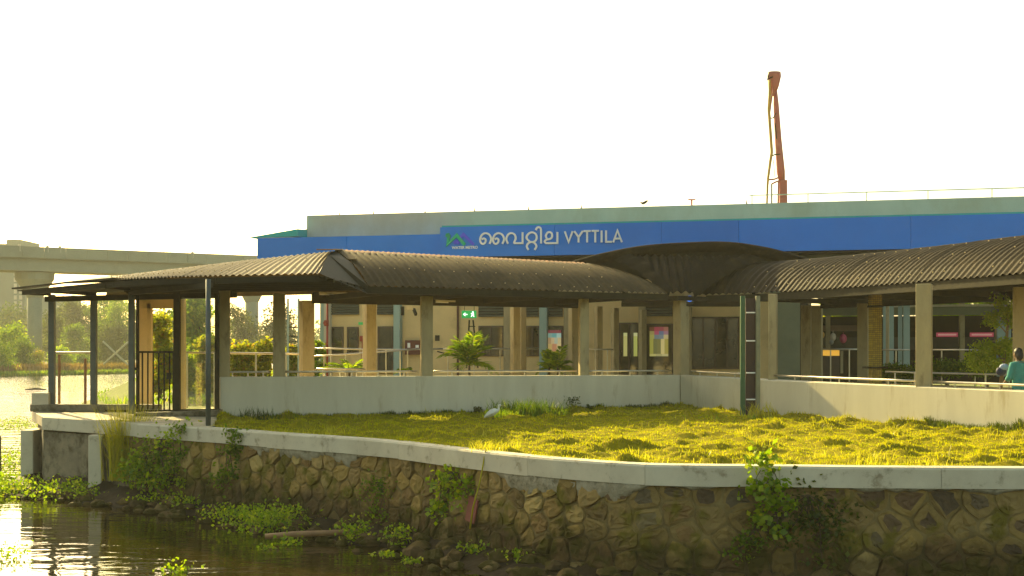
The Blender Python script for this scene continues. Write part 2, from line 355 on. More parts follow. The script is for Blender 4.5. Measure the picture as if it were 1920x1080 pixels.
# ------------------------------------------------------------------ setting: water, ground
wm = MB(); wm.add([(-640, -25, 0), (640, -25, 0), (640, 690, 0), (-640, 690, 0)], [(0, 1, 2, 3)])
tostruct(wm.build('water', M['water']))
bd = MB(); bd.add([(-645, -28, -1.6), (645, -28, -1.6), (645, 695, -1.6), (-645, 695, -1.6)], [(0, 1, 2, 3)])
tostruct(bd.build('riverbed', M['mud']))
# island on which everything stands
front = [(p.x, p.y + .12) for p in CP.p]
isl = front + [(75, 19), (75, 130), (-20, 130), (-28.5, 112), (-26, 92), (-22.2, 75), (-15.0, 53), (-12.9, 42), (-12.4, 34)]
im = MB(); n = len(isl); zt = 1.62
im.add([(p[0], p[1], zt) for p in isl], [tuple(range(n))])
k0 = len(front)
def outw(i):
    a = Vector(isl[(i - 1) % n]); b = Vector(isl[(i + 1) % n]); d = (b - a).normalized(); return Vector((d.y, -d.x))
sk = []
for i in range(k0 + 2, n):
    p = Vector(isl[i]); wd = 4 if i < n - 3 else (2.0 if i < n - 1 else .4)
    q = p + outw(i) * wd; sk.append(((p.x, p.y, zt), (p.x + outw(i).x * wd * .4, p.y + outw(i).y * wd * .4, zt * .55), (q.x, q.y, -.3)))
im.grid([[r[j] for r in sk] for j in range(3)])
tostruct(im.build('island_ground', mat('bank grass', (.15, .17, .02), (.10, .12, .02), .6, rough=1, bump=.5, bscale=6, c3=(.2, .15, .04), sc3=.3, thr3=.58)))
# far bank
fb = [(-420, 150), (-90, 156), (-66, 163), (-58, 172), (-55, 190), (-60, 215), (-70, 250), (-70, 300), (-420, 330)]
fm = MB(); fm.prism(fb, -.4, [.5 + .5 * ((i * 37) % 3) / 3 for i in range(len(fb))])
tostruct(fm.build('far_bank', mat('far bank soil', (.22, .13, .04), (.16, .17, .03), .15, rough=1)))
fm = MB(); fm.prism([(-640, 330), (-10, 300), (60, 131), (640, 131), (640, 690), (-640, 690)], -.4, .7)
tostruct(fm.build('distant_shore', M['soil']))

# lawn
def hum(x, y):
    v = Vector((x, y, 0))
    a = mnoise.noise(v * .9); b = mnoise.noise(Vector((x * 2.3, y * 3.6, 0)) + Vector((9, 3, 1)) + Vector((a, a, 0))); c = mnoise.noise(v * 9 + Vector((2, 8, 5)))
    lump = max(0, b + .12)
    return .05 * a + .185 * lump ** 1.2 * (.25 + 1.1 * max(0, a + .42)) + .012 * c
def lawnz(x, y):
    yb = interpY(back_l, x); yf = interpY(cop_l, x); t = max(0, min(1, (y - yf) / max(.1, yb - yf)))
    zb = 1.69 + (.10 * max(0, min(1, (x - 6.5) / 3.5))) + .07 * math.exp(-((x - 4.8) / 2.2) ** 2)
    edge = min(1, (y - yf) / .5)
    return 1.68 + (zb - 1.68) * t + hum(x, y) * (.35 + .65 * max(0, edge))
NX, NY = 380, 170
rows = []
for j in range(NY + 1):
    row = []
    for i in range(NX + 1):
        x = -7.1 + 20.3 * i / NX; yf = interpY(cop_l, x) + .22; yb = interpY(back_l, x) - .02
        y = yf + (yb - yf) * (j / NY) ** 1.15; row.append((x, y, lawnz(x, y)))
    rows.append(row)
lm = MB(); lm.grid(rows); tostruct(lm.build('lawn_ground', M['lawnbase'], smooth=True))
def blades(name, X, Y, Z, H, W, mtl, lean=.5, parent=None, loc=(0, 0, 0), seed=1, kind=None):
    r = np.random.default_rng(seed); n = len(X); a = r.uniform(0, 2 * np.pi, n); b = r.uniform(0, 2 * np.pi, n)
    ln = r.uniform(.15, 1, n) * lean * H
    ux, uy = np.cos(a) * W / 2, np.sin(a) * W / 2; lx, ly = np.cos(b) * ln, np.sin(b) * ln
    V = np.empty((n, 5, 3))
    V[:, 0] = np.stack([X - ux, Y - uy, Z], 1); V[:, 1] = np.stack([X + ux, Y + uy, Z], 1)
    V[:, 2] = np.stack([X + ux * .7 + lx * .35, Y + uy * .7 + ly * .35, Z + H * .55], 1)
    V[:, 3] = np.stack([X - ux * .7 + lx * .35, Y - uy * .7 + ly * .35, Z + H * .55], 1)
    V[:, 4] = np.stack([X + lx, Y + ly, Z + H * np.sqrt(np.clip(1 - (ln / H) ** 2 * .5, .2, 1))], 1)
    base = (np.arange(n) * 5)[:, None]
    Fc = np.concatenate([base + np.array([0, 1, 2]), base + np.array([0, 2, 3]), base + np.array([3, 2, 4])], 0)
    o = np_mesh(name, V.reshape(-1, 3), Fc, mtl, parent, loc)
    if kind: o['kind'] = kind
    return o
NB = 120000
gx = rng.uniform(-7.1, 12.9, NB * 2); gt = rng.uniform(0, 1, NB * 2); X_ = []; Y_ = []; Z_ = []; H_ = []
for x, t in zip(gx, gt):
    yf = interpY(cop_l, x) + .2; yb = interpY(back_l, x) - .03
    if (yb - yf) < rng.random() * 13: continue
    y = yf + (yb - yf) * t
    if abs(x / y) > .43: continue
    X_.append(x); Y_.append(y)
    hh = hum(x, y); Z_.append(lawnz(x, y) - .01); H_.append((.03 + .25 * max(0, hh)) * rng.uniform(.6, 1.3) + (.05 if y > yb - .35 else 0) * rng.random())
X_, Y_, Z_, H_ = map(np.array, (X_, Y_, Z_, H_))
blades('lawn_grass', X_, Y_, Z_, H_, np.full(len(X_), .013), M['grass'], .8, kind='stuff')

# taller loose blades, runners over the coping and small broad weeds
tx, ty, tz, th = [], [], [], []
for k in range(150):
    x0 = rng.uniform(-6.6, 11); yf = interpY(cop_l, x0) + .2; yb = interpY(back_l, x0) - .1; y0 = yf + (yb - yf) * rng.random() ** (2.2 if k % 3 else 1); hh = rng.uniform(.06, .20)
    for q in range(rng.integers(8, 30)):
        a, c = x0 + rng.normal() * .12, y0 + abs(rng.normal()) * .1; tx.append(a); ty.append(c); tz.append(lawnz(a, c)); th.append(hh * rng.uniform(.5, 1.3))
blades('tall_grass', np.array(tx), np.array(ty), np.array(tz), np.array(th), np.full(len(tx), .012), M['leafS'], 1.0, kind='stuff')
n_ = 2600; x = rng.uniform(-6, 12, n_); t_ = rng.random(n_); keep = np.array([mnoise.noise(Vector((a * .8, 3.3, 0))) > -.05 for a in x]); x = x[keep]; y = np.array([interpY(cop_l, v) + .16 + abs(rng.normal()) * .05 for v in x]); blades('edge_grass', x, y, np.full(len(x), 1.70), rng.uniform(.05, .11, len(x)), np.full(len(x), .010), M['grass'], .9, kind='stuff')
# ------------------------------------------------------------------ retaining wall
RW = thing('retaining_wall', 'long rubble stone retaining wall with pale concrete coping along the water', 'retaining wall', (0, 20, 0))
def wallpt(s, h, out=0.0):
    p = CP.pt(s); d = CP.dr(s); nrm = Vector((d.y, -d.x))     # towards the water
    q = p + nrm * (out + .10 * (1.42 - h) - .02); return Vector((q.x, q.y, h))
S0 = CP.at_px(262) ; S1 = CP.L
core = MB(); ss = np.linspace(S0 - .3, S1, 420)
core.grid([[wallpt(s, h, -.012 + .034 * mnoise.noise(Vector((s * 3, h * 4, 0))) + .015 * mnoise.noise(Vector((s * 9, h * 11, 0)))) for s in ss] for h in np.linspace(-.5, 1.48, 40)])
core.build('mortar_bed', M['mortarwet'], RW, smooth=True)
# Voronoi cells
def clip(poly, p, q):
    mx = ((p[0] + q[0]) / 2, (p[1] + q[1]) / 2); nx, ny = q[0] - p[0], q[1] - p[1]; out = []
    f = lambda a: (a[0] - mx[0]) * nx + (a[1] - mx[1]) * ny
    for a, b in zip(poly, poly[1:] + poly[:1]):
        fa, fb_ = f(a), f(b)
        if fa <= 0: out.append(a)
        if fa * fb_ < 0: t = fa / (fa - fb_); out.append((a[0] + (b[0] - a[0]) * t, a[1] + (b[1] - a[1]) * t))
    return out
seeds = []
s = S0
rr = random.Random(11)
ROWH = 1.5 / 5
for r_ in range(5):
    s = S0 + rr.random() * .3
    while s < S1:
        right = s > CP.at_px(1080)
        wdt = rr.uniform(.36, .56) if right and r_ > 1 else rr.uniform(.26, .48)
        seeds.append((s + wdt / 2, -.05 + ROWH * (r_ + .5) + rr.uniform(-.13, .13))); s += wdt
SM_R = CP.at_px(1150)
stones = []
for i, p in enumerate(seeds):
    poly = [(p[0] - .6, -.05), (p[0] + .6, -.05), (p[0] + .6, 1.48), (p[0] - .6, 1.48)]
    for j, q in enumerate(seeds):
        if i != j and abs(p[0] - q[0]) < 1.2: poly = clip(poly, p, q)
        if len(poly) < 3: break
    if len(poly) >= 3: stones.append((p, poly))
def stone_mesh(b, p, poly, rim):
    cx = sum(a[0] for a in poly) / len(poly); cz = sum(a[1] for a in poly) / len(poly)
    pts = []
    for a, c in zip(poly, poly[1:] + poly[:1]):
        pts.append(a); pts.append(((a[0] + c[0]) / 2, (a[1] + c[1]) / 2)) if math.dist(a, c) > .12 else None
    # round the corners
    pts = [((pts[k - 1][0] + 5 * pts[k][0] + pts[(k + 1) % len(pts)][0]) / 7, (pts[k - 1][1] + 5 * pts[k][1] + pts[(k + 1) % len(pts)][1]) / 7) for k in range(len(pts))]
    rad = max(.05, sum(math.dist(a, (cx, cz)) for a in pts) / len(pts)); n = len(pts)
    gap = .006 if rim else rr.uniform(.005, .016); push = rr.uniform(.0, .009) if rim else rr.uniform(.0, .028) + (.045 if rr.random() < .10 else 0)
    rings = [(1 - gap / rad, -.02, .0), (1 - (gap + .012) / rad, .012 + push * .5, .006), (1 - (gap + (.055 if rim else .05)) / rad, .022 + push, .02), (.45, .028 + push * 1.1, .03)]
    rings = [(1 - gap / rad, -.03, .0), (1 - (gap + .010) / rad, .008 + push, .006), (.72, .014 + push, .02), (.36, .018 + push, .022)]
    if rim: rings = [(1 - gap / rad, -.02, 0), (1 - (gap + .012) / rad, .012 + push, .005), (max(.5, 1 - (gap + .055) / rad), .015 + push, .012), (max(.42, 1 - (gap + .07) / rad), .010 + push, .045), (.3, .014 + push, .03)]
    if rim: core_r = rr.choice((.5, .6, .7, .75)); rings[1] = (1 - (gap + .010) / rad, .006 + push, .004); rings[2] = (min(rings[2][0], core_r + .06), .012 + push, .02); rings[3] = (core_r, .010 + push, .16); rings[4] = (core_r * .5, .012 + push, .03)
    tx, tz = rr.uniform(-.05, .05), rr.uniform(-.06, .06)
    b0 = len(b.v)
    for k, (f, o, nz) in enumerate(rings):
        for a in pts:
            jit = 1 + (rr.uniform(-1, 1) * nz * 2 if k > 1 else 0)
            x = cx + (a[0] - cx) * f * jit; z = cz + (a[1] - cz) * f * jit
            oo = o + (rr.uniform(-min(nz, .02), min(nz, .02)) if k else 0) + (x - cx) * tx * (k > 0) + (z - cz) * tz * (k > 0)
            b.v.append(tuple(wallpt(x, z, oo)))
    b.v.append(tuple(wallpt(cx, cz, rings[-1][1])))
    for k in range(len(rings) - 1):
        for j in range(n):
            a = b0 + k * n + j; c = b0 + k * n + (j + 1) % n; b.f.append((a, a + n, c + n, c)[::-1]); b.m.append(1 if (rim and k < 3) else 0)
    for j in range(n): b.f.append((b0 + (len(rings) - 1) * n + j, b0 + (len(rings) - 1) * n + (j + 1) % n, len(b.v) - 1)); b.m.append(0)
smax = CP.at_px(1960)
vis = [q for q in stones if q[0][0] < smax]; rest = [q for q in stones if q[0][0] >= smax]
vis.sort(key=lambda q: wallpt(q[0][0], 1).y)
rest += vis[296:]; vis = vis[:296]
for p, poly in vis:
    rim = p[0] > SM_R + rr.uniform(-.7, .7) and p[1] > .62; b = MB(); stone_mesh(b, p, poly, rim)
    b.build('stone', [M[rr.choice(('stonecore', 'stonecore', 'stonerim', 'stone'))] if rim else M['stone'], M['stonerim']], RW, smooth=False)
b = MB()
for p, poly in rest: stone_mesh(b, p, poly, False)
o = b.build('stone_masonry', [M['stone'], M['stonerim']], RW, smooth=True); o['kind'] = 'stuff'
# coping blocks
def cop_block(sa, sb, zlo, name='coping_block'):
    b = MB(); sts = np.linspace(sa + .003, sb - .003, 5); rws = []
    prof = [(.07, zlo), (.075, COPZ - .03), (.055, COPZ), (-.20, COPZ + .004), (-.23, COPZ - .03), (-.23, zlo)]
    for (o_, z) in prof:
        rws.append([])
        for s_ in sts:
            p = CP.pt(s_); d = CP.dr(s_); q = p + Vector((d.y, -d.x)) * (o_ + .004 * mnoise.noise(Vector((s_ * 2, z, 0)))); rws[-1].append((q.x, q.y, z + (.012 * mnoise.noise(Vector((s_ * 4, 3, 0))) if z < 1.6 else 0)))
    b.grid(rws); k = len(rws); nn = len(sts)
    b.add([r[0] for r in rws], [tuple(range(k))]); b.add([r[-1] for r in rws], [tuple(range(k - 1, -1, -1))])
    return b.build(name, M['copfront'], RW)
s = CP.at_px(262)
while s < S1 - .2:
    e = min(S1, s + rr.uniform(1.7, 2.4)); cop_block(s, e, 1.455 + rr.uniform(-.012, .012)); s = e
# rough plaster apron under the coping
def apron(s0, s1, lo, name='plaster_apron', amp=.12, out=.05):
    sts = np.arange(s0, s1, .05); b = MB(); rws = []
    for k in range(7):
        u = k / 6; rws.append([])
        for s_ in sts:
            dpt = (lo + amp * mnoise.noise(Vector((s_ * 1.7, 5, 0))) + amp * .9 * mnoise.noise(Vector((s_ * 6, 2, 0)))) * u
            fade = min(1, (s_ - s0) / .5, (s1 - s_) / .5)
            h = 1.46 - max(0.0, dpt) * max(.05, fade)
            rws[-1].append(wallpt(s_, h, out * (1 - u ** 3) * 1.0 + .02 + .02 * mnoise.noise(Vector((s_ * 9, h * 9, 1)))))
    b.grid(rws); return b.build(name, M['plaster'], RW, smooth=True)
apron(CP.at_px(455), CP.at_px(700), .16); apron(CP.at_px(925), CP.at_px(1225), .24, amp=.12); apron(CP.at_px(1230), CP.at_px(1390), .05, amp=.04); apron(CP.at_px(1560), CP.at_px(1950), .05, amp=.05)
# reddish plate stuck in the wall
pp = MB(); s_ = CP.at_px(897); sz = .16
pp.hexa([wallpt(s_ - sz, .62, .07), wallpt(s_ + sz * .7, .58, .09), wallpt(s_ + sz * .7, .58, .12), wallpt(s_ - sz, .62, .10), wallpt(s_ - sz * .9, 1.02, .03), wallpt(s_ + sz * .8, .95, .05), wallpt(s_ + sz * .8, .95, .08), wallpt(s_ - sz * .9, 1.02, .06)])
tag(pp.build('floor_tile', mat('red tile', (.22, .05, .03), None, 5), None, bevel=.005), 'dark red broken tile leaning against the rubble wall', 'tile')
# mud and loose rocks at the foot
mb = MB(); rws = []
for k in range(9):
    u = k / 8; rws.append([])
    for s_ in np.linspace(.7, S1, 190):
        wdt = (1.5 - .6 * math.sin(s_ * .8) ** 2) * (1 if s_ < CP.at_px(1300) else .75)
        hl = max(0, min(1, (CP.at_px(330) - s_) / 3)); h = (.22 + .20 * hl) * (1 - u) ** 1.2 - .16 * u + .09 * mnoise.noise(Vector((s_ * 1.4, u * 3, 0))) + .04 * mnoise.noise(Vector((s_ * 5, u * 8, 0)))
        q = wallpt(s_, .0, -.05 + u * wdt); rws[-1].append((q.x, q.y, h))
mb.grid(rws); tostruct(mb.build('mud_bank', M['mud'], smooth=True))
mb = MB(); rws = []
for k in range(8):
    u = k / 7; rws.append([])
    for a in np.linspace(0, 2 * math.pi, 33):
        c_, s2 = math.cos(a), math.sin(a); rws[-1].append((-11.7 + c_ * 1.5 * u, 31.5 + s2 * 2.0 * u, .34 * (1 - u ** 1.6) - .10 * u + .07 * mnoise.noise(Vector((c_ * u * 3, s2 * u * 3, 7)))))
mb.grid(rws); tostruct(mb.build('mud_bank', M['mud'], smooth=True))
def rock(x, y, z, r):
    b = MB(); n = 9; vs = []
    sx, sy, sz = r * rr.uniform(.8, 1.35), r * rr.uniform(.7, 1.1), r * rr.uniform(.5, .8); a0 = rr.random() * 6; off = rr.random() * 50
    for j in range(5):
        t = math.pi * (j + .5) / 5
        for k in range(n):
            a = a0 + 2 * math.pi * k / n; v = Vector((math.sin(t) * math.cos(a), math.sin(t) * math.sin(a), math.cos(t)))
            f = 1 + .45 * mnoise.noise(v * 1.3 + Vector((off, 0, 0))); vs.append((x + v.x * f * sx, y + v.y * f * sy, z + v.z * f * sz))
    b.v = vs
    for j in range(4):
        for k in range(n): b.f.append((j * n + k, (j + 1) * n + k, (j + 1) * n + (k + 1) % n, j * n + (k + 1) % n)); b.m.append(0)
    b.f.append(tuple(range(n))); b.f.append(tuple(range(5 * n - 1, 4 * n - 1, -1))); b.m += [0, 0]
    return tag(b.build('rock', M['stone'], None, smooth=False, loc=(x, y, z)), 'rough brown rock lying at the foot of the rubble wall', 'rock', 'loose rocks along the foot of the rubble wall')
for k in range(230):
    s_ = .9 + (CP.at_px(1900) - .9) * (k + rr.random()) / 230; u = rr.random() ** 1.2; q = wallpt(s_, 0, .02 + u * 1.15)
    rock(q.x, q.y, .16 * (1 - u) ** 1.2 + .0, rr.uniform(.07, .2) * (1 if u < .6 else .75))

# ------------------------------------------------------------------ left concrete platform
DK = thing('concrete_landing', 'stained concrete landing slab on square piers at the corner of the water', 'landing', (-10.5, 32, 0))
fe = [CP.pt(t) for t in np.linspace(0, CP.at_px(395), 8)]
b = MB(); poly = [(p.x, p.y) for p in fe] + [(-7.2, 31.4), (-7.9, 34), (-12.6, 37.2), (-12.75, 34.0)]
b.prism(poly, 1.50, 1.765); b.build('slab', M['deck'], DK, bevel=.02)
b = MB(); fo = []
for t in np.linspace(0, CP.at_px(262), 6):
    p = CP.pt(t); d = CP.dr(t); q = Vector((d.y, -d.x)); fo.append((p + q * .04, p - q * .12))
for z0, z1, nm in ((1.455, 1.755, 'edge_beam'),):
    b = MB(); b.prism([tuple(a) for a, c in fo] + [tuple(c) for a, c in fo][::-1], z0, z1); b.build(nm, M['copfront'], DK, bevel=.01)
b = MB(); b.prism([tuple(a - Vector((0, -.10))) for a, c in fo] + [tuple(c + Vector((0, .5))) for a, c in fo][::-1], -.4, 1.41); b.build('pier_wall', M['concrete'], DK)
q = CP.pt(0); b = MB(); b.prism([(q.x - .02, q.y + .05), (q.x + .4, q.y + .1), (-12.3, 37.2), (-12.78, 37.1), (-12.6, 34)], -.4, 1.5); b.build('side_wall', M['concrete'], DK)
def pier(px0, px1, pyt, pyb, dep, lab):
    Yf = F * EYE / (pyb - HY); Yf = F * (EYE - .05) / (pyb - HY); x0, x1 = PX(px0, Yf), PX(px1, Yf); zt_ = PZ(pyt, Yf)
    b = MB(); b.prism([(x0, Yf), (x1 - (x1 - x0) * .02, Yf - .02), (x1, Yf + dep), (x0, Yf + dep)], -.5, zt_); b.build('pier', M['concrete'], DK, bevel=.02)
b = MB(); Yf = 33.6
def pierbox(pxa, pxb, pxc, pyt, Yf, dep):
    x0, x1 = PX(pxa, Yf), PX(pxb, Yf); x2 = PX(pxc, Yf + dep)
    b = MB(); b.prism([(x0, Yf), (x1, Yf), (x2, Yf + dep), (x0 + (x2 - x1), Yf + dep)], -.5, PZ(pyt, Yf)); return b.build('pier', M['copfront'], DK, bevel=.025)
pierbox(38, 62, 95, 807, 31.6, 1.3); pierbox(165, 190, 212, 816, 29.2, .9)
b = MB(); b.box((-15.3, 33.8, .55), (3.4, .6, 1.1)); tag(b.build('concrete_plinth', M['concrete'], None, bevel=.02, loc=(-15.3, 33.8, 0)), 'low grey concrete block standing in the water left of the landing', 'concrete block')
# upstand beam of the enclosure
b = MB(); b.prism([(-12.62, 33.5), (-9.2, 33.3), (-9.2, 33.65), (-12.62, 33.85)], 1.77, 1.96); b.build('kerb_beam', M['concrete'], DK, bevel=.015)
b = MB(); b.box((-12.35, 33.66, 2.1), (.45, .35, .32)); b.build('corner_block', M['copfront'], DK, bevel=.015)

# ------------------------------------------------------------------ covered walkways
WK = thing('covered_walkway', 'long covered walkway with brown corrugated vaulted roof behind the lawn', 'covered walkway', (0, 34, 1.6))
EZ, RISE, HW = 4.98, 1.02, 2.2
Rr_ = (HW * HW + RISE * RISE) / (2 * RISE)
def prof(u): return EZ + math.sqrt(max(0, Rr_ ** 2 - (HW * (1 - u)) ** 2)) - (Rr_ - RISE)
eaveL = Path([(PX(690, 31.8), 31.8), (PX(1243, 36.1), 36.1), (PX(1243, 36.1) + 2.6, 37.5)])
eaveR = Path(smooth([(5.35, 37.2), (6.9, 35.9), (8.5, 32.6), (9.45, 30.0), (10.62, 26.3), (11.9, 22.4), (13.6, 17)], 3))
def vpt(path, s, u, extra=0.0):
    p = path.pt(s); d = path.dr(s); nrm = Vector((-d.y, d.x)); q = p + nrm * (HW * u); z = prof(u)
    if path is eaveL: z = .45 * z + .55 * (EZ + RISE * (1 - abs(1 - u))) - .013 * max(0, s) * (1 - abs(1 - u))
    return Vector((q.x, q.y, z + extra))
def sheets(path, s0, s1, f0, f1, pitch, amp, mtl, umax=2.0, wd=1.05):
    s = s0
    while s < s1 - .01:
        e = min(s1, s + wd); rws = []; N_ = int(round((e - s) / pitch * 6)) or 1; zo = rr.uniform(0, .008)
        sts = [s + (e - s + .03) * k / N_ for k in range(N_ + 1)]
        us = [umax * k / 14 for k in range(15)]
        for u in us:
            lo, hi = f0(u), f1(u)
            rws.append([vpt(path, min(max(q, lo), hi), u, zo + amp * math.cos(2 * math.pi * q / pitch)) for q in sts])
        if all(hi <= s for hi in (f1(0), f1(umax / 2), f1(umax))): break
        b = MB(); b.grid(rws); b.build('roof_sheet', mtl, WK, smooth=True); s = e
# left vault: end meets the hub along a curved valley
cL = eaveL.c[1]
def endL(u): return cL + .15 - (1.25 * min(u, 1) ** 1.3 if u <= 1 else 1.25)
def startR(u): return .05 + .65 * min(u, 1.0)
sheets(eaveL, 0.0, cL + .2, lambda u: 0.0, endL, .19, .024, M['roofold'])
sheets(eaveR, 0.0, eaveR.L, startR, lambda u: 99, .21, .024, M['roof'])
# ridge capping along the left vault
b = MB(); rws = []
for off, zz in ((-.16, -.005), (0, .04), (.16, -.005)):
    rws.append([vpt(eaveL, s_, 1.0 + off / HW, zz + .012 * math.cos(s_ * 42)) for s_ in np.arange(0, endL(1) - .1, .05)])
b.grid(rws); b.build('ridge_cap', M['ridge'], WK, smooth=True)
# left segment: roof over the bend and the gate
ridA = [Vector((-4.65, 33.7, 5.985)), Vector((-7.0, 35.0, 5.86)), Vector((-9.2, 35.8, 5.67)), Vector((-11.3, 36.0, 5.43))]
eavA = [Vector((-4.05, 26.9, 5.0)), Vector((-6.35, 27.7, 5.0)), Vector((-7.9, 28.4, 5.0)), Vector((-9.1, 29.2, 5.0))]
ridS, eavS = smooth(ridA, 8), smooth(eavA, 8)
def lerpL(L_, t): i = min(len(L_) - 2, int(t * (len(L_) - 1))); f = t * (len(L_) - 1) - i; return L_[i].lerp(L_[i + 1], f)
NS = 6
for k in range(NS):
    rws = []; ts = np.linspace(k / NS, (k + 1) / NS, 43)
    for j in range(9):
        u = j / 8; r2 = []
        for t in ts:
            p = lerpL(eavS, t).lerp(lerpL(ridS, t), u); p.z += .03 * math.sin(math.pi * u) + .020 * math.cos(2 * math.pi * t * 46); r2.append(p)
        rws.append(r2)
    b = MB(); b.grid(rws); b.build('roof_sheet', M['roofold'], WK, smooth=True)
# back slope of the bend
b = MB(); b.grid([[r for r in ridS], [Vector((r.x - .9, r.y + 2.4, 4.95)) for r in ridS]]); b.build('back_slope', M['roofold'], WK)
# soffit and eave fascia of the bend
b = MB(); b.grid([[p + Vector((0, 0, -.05)) for p in eavS], [p + Vector((0, 0, -.17)) for p in eavS]])
b.build('eave_fascia', M['steel'], WK)
sofpoly = [p for p in eavS][::-1] + [Vector((-3.55, 31.85, 4.9)), Vector((-6.9, 31.4, 4.9)), Vector((-9.5, 31.8, 4.9))]
for k in range(6):   # purlins seen from below
    t = .12 + .15 * k
    a = eavS[0].lerp(Vector((-3.6, 31.85, 4.95)), t); c = eavS[-1].lerp(Vector((-10.0, 33.4, 4.95)), t)
    b = MB(); b.beam(a + Vector((0, 0, -.07)), c + Vector((0, 0, -.07)), .06, .10); b.build('purlin', M['steel'], WK)
b = MB(); b.grid([[p + Vector((0, .02, -.045)) for p in eavS], [Vector((-3.6, 31.8, 4.93)).lerp(Vector((-10.3, 33.4, 4.93)), k / (len(eavS) - 1)) for k in range(len(eavS))]]); b.build('soffit', M['steel'], WK)
# gable infill between the two roofs, with rusty hip flashing
g0 = vpt(eaveL, 0, 0); g1 = vpt(eaveL, 0, 1); gm = vpt(eaveL, 0, .5)
b = MB(); b.add([eavS[0] + Vector((0, 0, 0)), Vector((-3.58, 31.8, 4.78)), Vector((-3.58, 31.8, 4.98)), gm, g1, ridS[0], lerpL(eavS, 0).lerp(ridS[0], .5) + Vector((0, 0, .16))], [(0, 1, 2, 3, 4, 5, 6)])
b.build('gable_infill', M['steel'], WK)
b = MB()
for (a, c, ww) in ((ridS[0] + Vector((-.02, -.05, .04)), eavS[0].lerp(ridS[0], .5) + Vector((-.08, 0, .27)), .40),):
    b.beam(a, c, ww, .03)
b.build('hip_flashing', M['ridge'], WK)
b = MB(); hp = [vpt(eaveL, .06, u, .04) for u in (0.55, .8, 1.0)]
for a, c in zip(hp, hp[1:]): b.beam(a, c, .26, .025)
b.build('hip_cap', M['roofold'], WK)
# flat canopy to the left
can = [(-12.9, 33.0), (-10.9, 30.9), (-9.1, 29.2), (-8.6, 31.6), (-9.4, 35.6), (-11.3, 36.0), (-13.6, 35.6)]
b = MB(); b.prism(can, [4.95, 4.98, 5.0, 5.1, 5.5, 5.43, 5.06], [4.99, 5.02, 5.04, 5.14, 5.54, 5.47, 5.10]); b.build('flat_canopy', M['steel'], WK)
b = MB(); sp2 = [(-12.75, 33.0), (-9.1, 29.35), (-6.4, 27.85), (-5.0, 30.6), (-7.2, 31.8), (-10.3, 33.6), (-12.3, 34.6)]; b.prism(sp2, 4.90, 4.925); b.build('soffit', M['steel'], WK)
for (a, c, w_, h_) in (((-12.55, 32.9, 4.86), (-9.0, 29.35, 4.90), .10, .13), ((-12.25, 33.65, 4.72), (-6.9, 32.0, 4.76), .12, .14), ((-9.0, 29.35, 4.90), (-6.4, 27.75, 4.88), .10, .13), ((-9.2, 31.0, 4.78), (-6.45, 27.45, 4.78), .10, .12),
                       ((-11.0, 33.8, 4.86), (-11.6, 31.9, 4.86), .08, .1), ((-12.2, 33.8, 4.86), (-12.6, 33.0, 4.86), .08, .1), ((-9.2, 31.2, 4.86), (-9.4, 29.7, 4.86), .08, .1)):
    b = MB(); b.beam(a, c, w_, h_); b.build('eave_beam', M['steel'], WK)
# eave and inner beams of both vaults
def beamline(path, s0, s1, off, z, wd, ht, name, mtl, step=2.4):
    s = s0
    while s < s1 - .05:
        e = min(s1, s + step); pts = []
        for t in (s, e):
            p = path.pt(t); d = path.dr(t); q = p + Vector((-d.y, d.x)) * off; pts.append((q.x, q.y, z))
        b = MB(); b.beam(pts[0], pts[1], wd, ht); b.build(name, mtl, WK); s = e
beamline(eaveL, 0, cL + .2, .12, 4.88, .14, .17, 'eave_beam', M['steel']); beamline(eaveL, -0.0, cL - .3, 4.0, 4.82, .18, .3, 'back_beam', M['steel'])
beamline(eaveR, .3, eaveR.L, .12, 4.86, .14, .20, 'eave_beam', M['steel'], 1.6); beamline(eaveR, 1.5, eaveR.L, 4.1, 4.80, .2, .3, 'back_beam', M['steel'], 1.6)
for path, s0, s1 in ((eaveL, .4, cL - .5), (eaveR, 1.8, 15)):     # curved ribs
    s = s0
    while s < s1:
        b = MB(); pr = [vpt(path, s, u, -.09) for u in np.linspace(.03, 1.97, 12)]
        for a, c in zip(pr, pr[1:]): b.beam(a, c, .07, .1)
        b.build('rib', M['steel'], WK); b = MB(); a = vpt(path, s, .06); c = vpt(path, s, 1.94); a.z = c.z = 4.83; b.beam(a, c, .09, .14); b.build('tie_beam', M['steel'], WK); s += 2.45
b = MB()      # bright fixing screws and litter on the sheets
for path, a0, a1 in ((eaveL, .2, cL - 1.4), (eaveR, 1.8, 15)):
    for u in (.07, .33, .62):
        t = a0
        while t < a1:
            if rr.random() < .75: q = vpt(path, t, u + rr.uniform(-.02, .02), .035); b.ell(q, (.018, .018, .014), 5, 4)
            t += .42
for t in np.arange(.02, .98, .03):
    for u in (.15, .6): q = lerpL(eavS, t).lerp(lerpL(ridS, t), u) + Vector((0, 0, .05)); b.ell(q, (.018, .018, .014), 5, 4)
o = b.build('roof_screws', M['inner'], WK); o['kind'] = 'stuff'
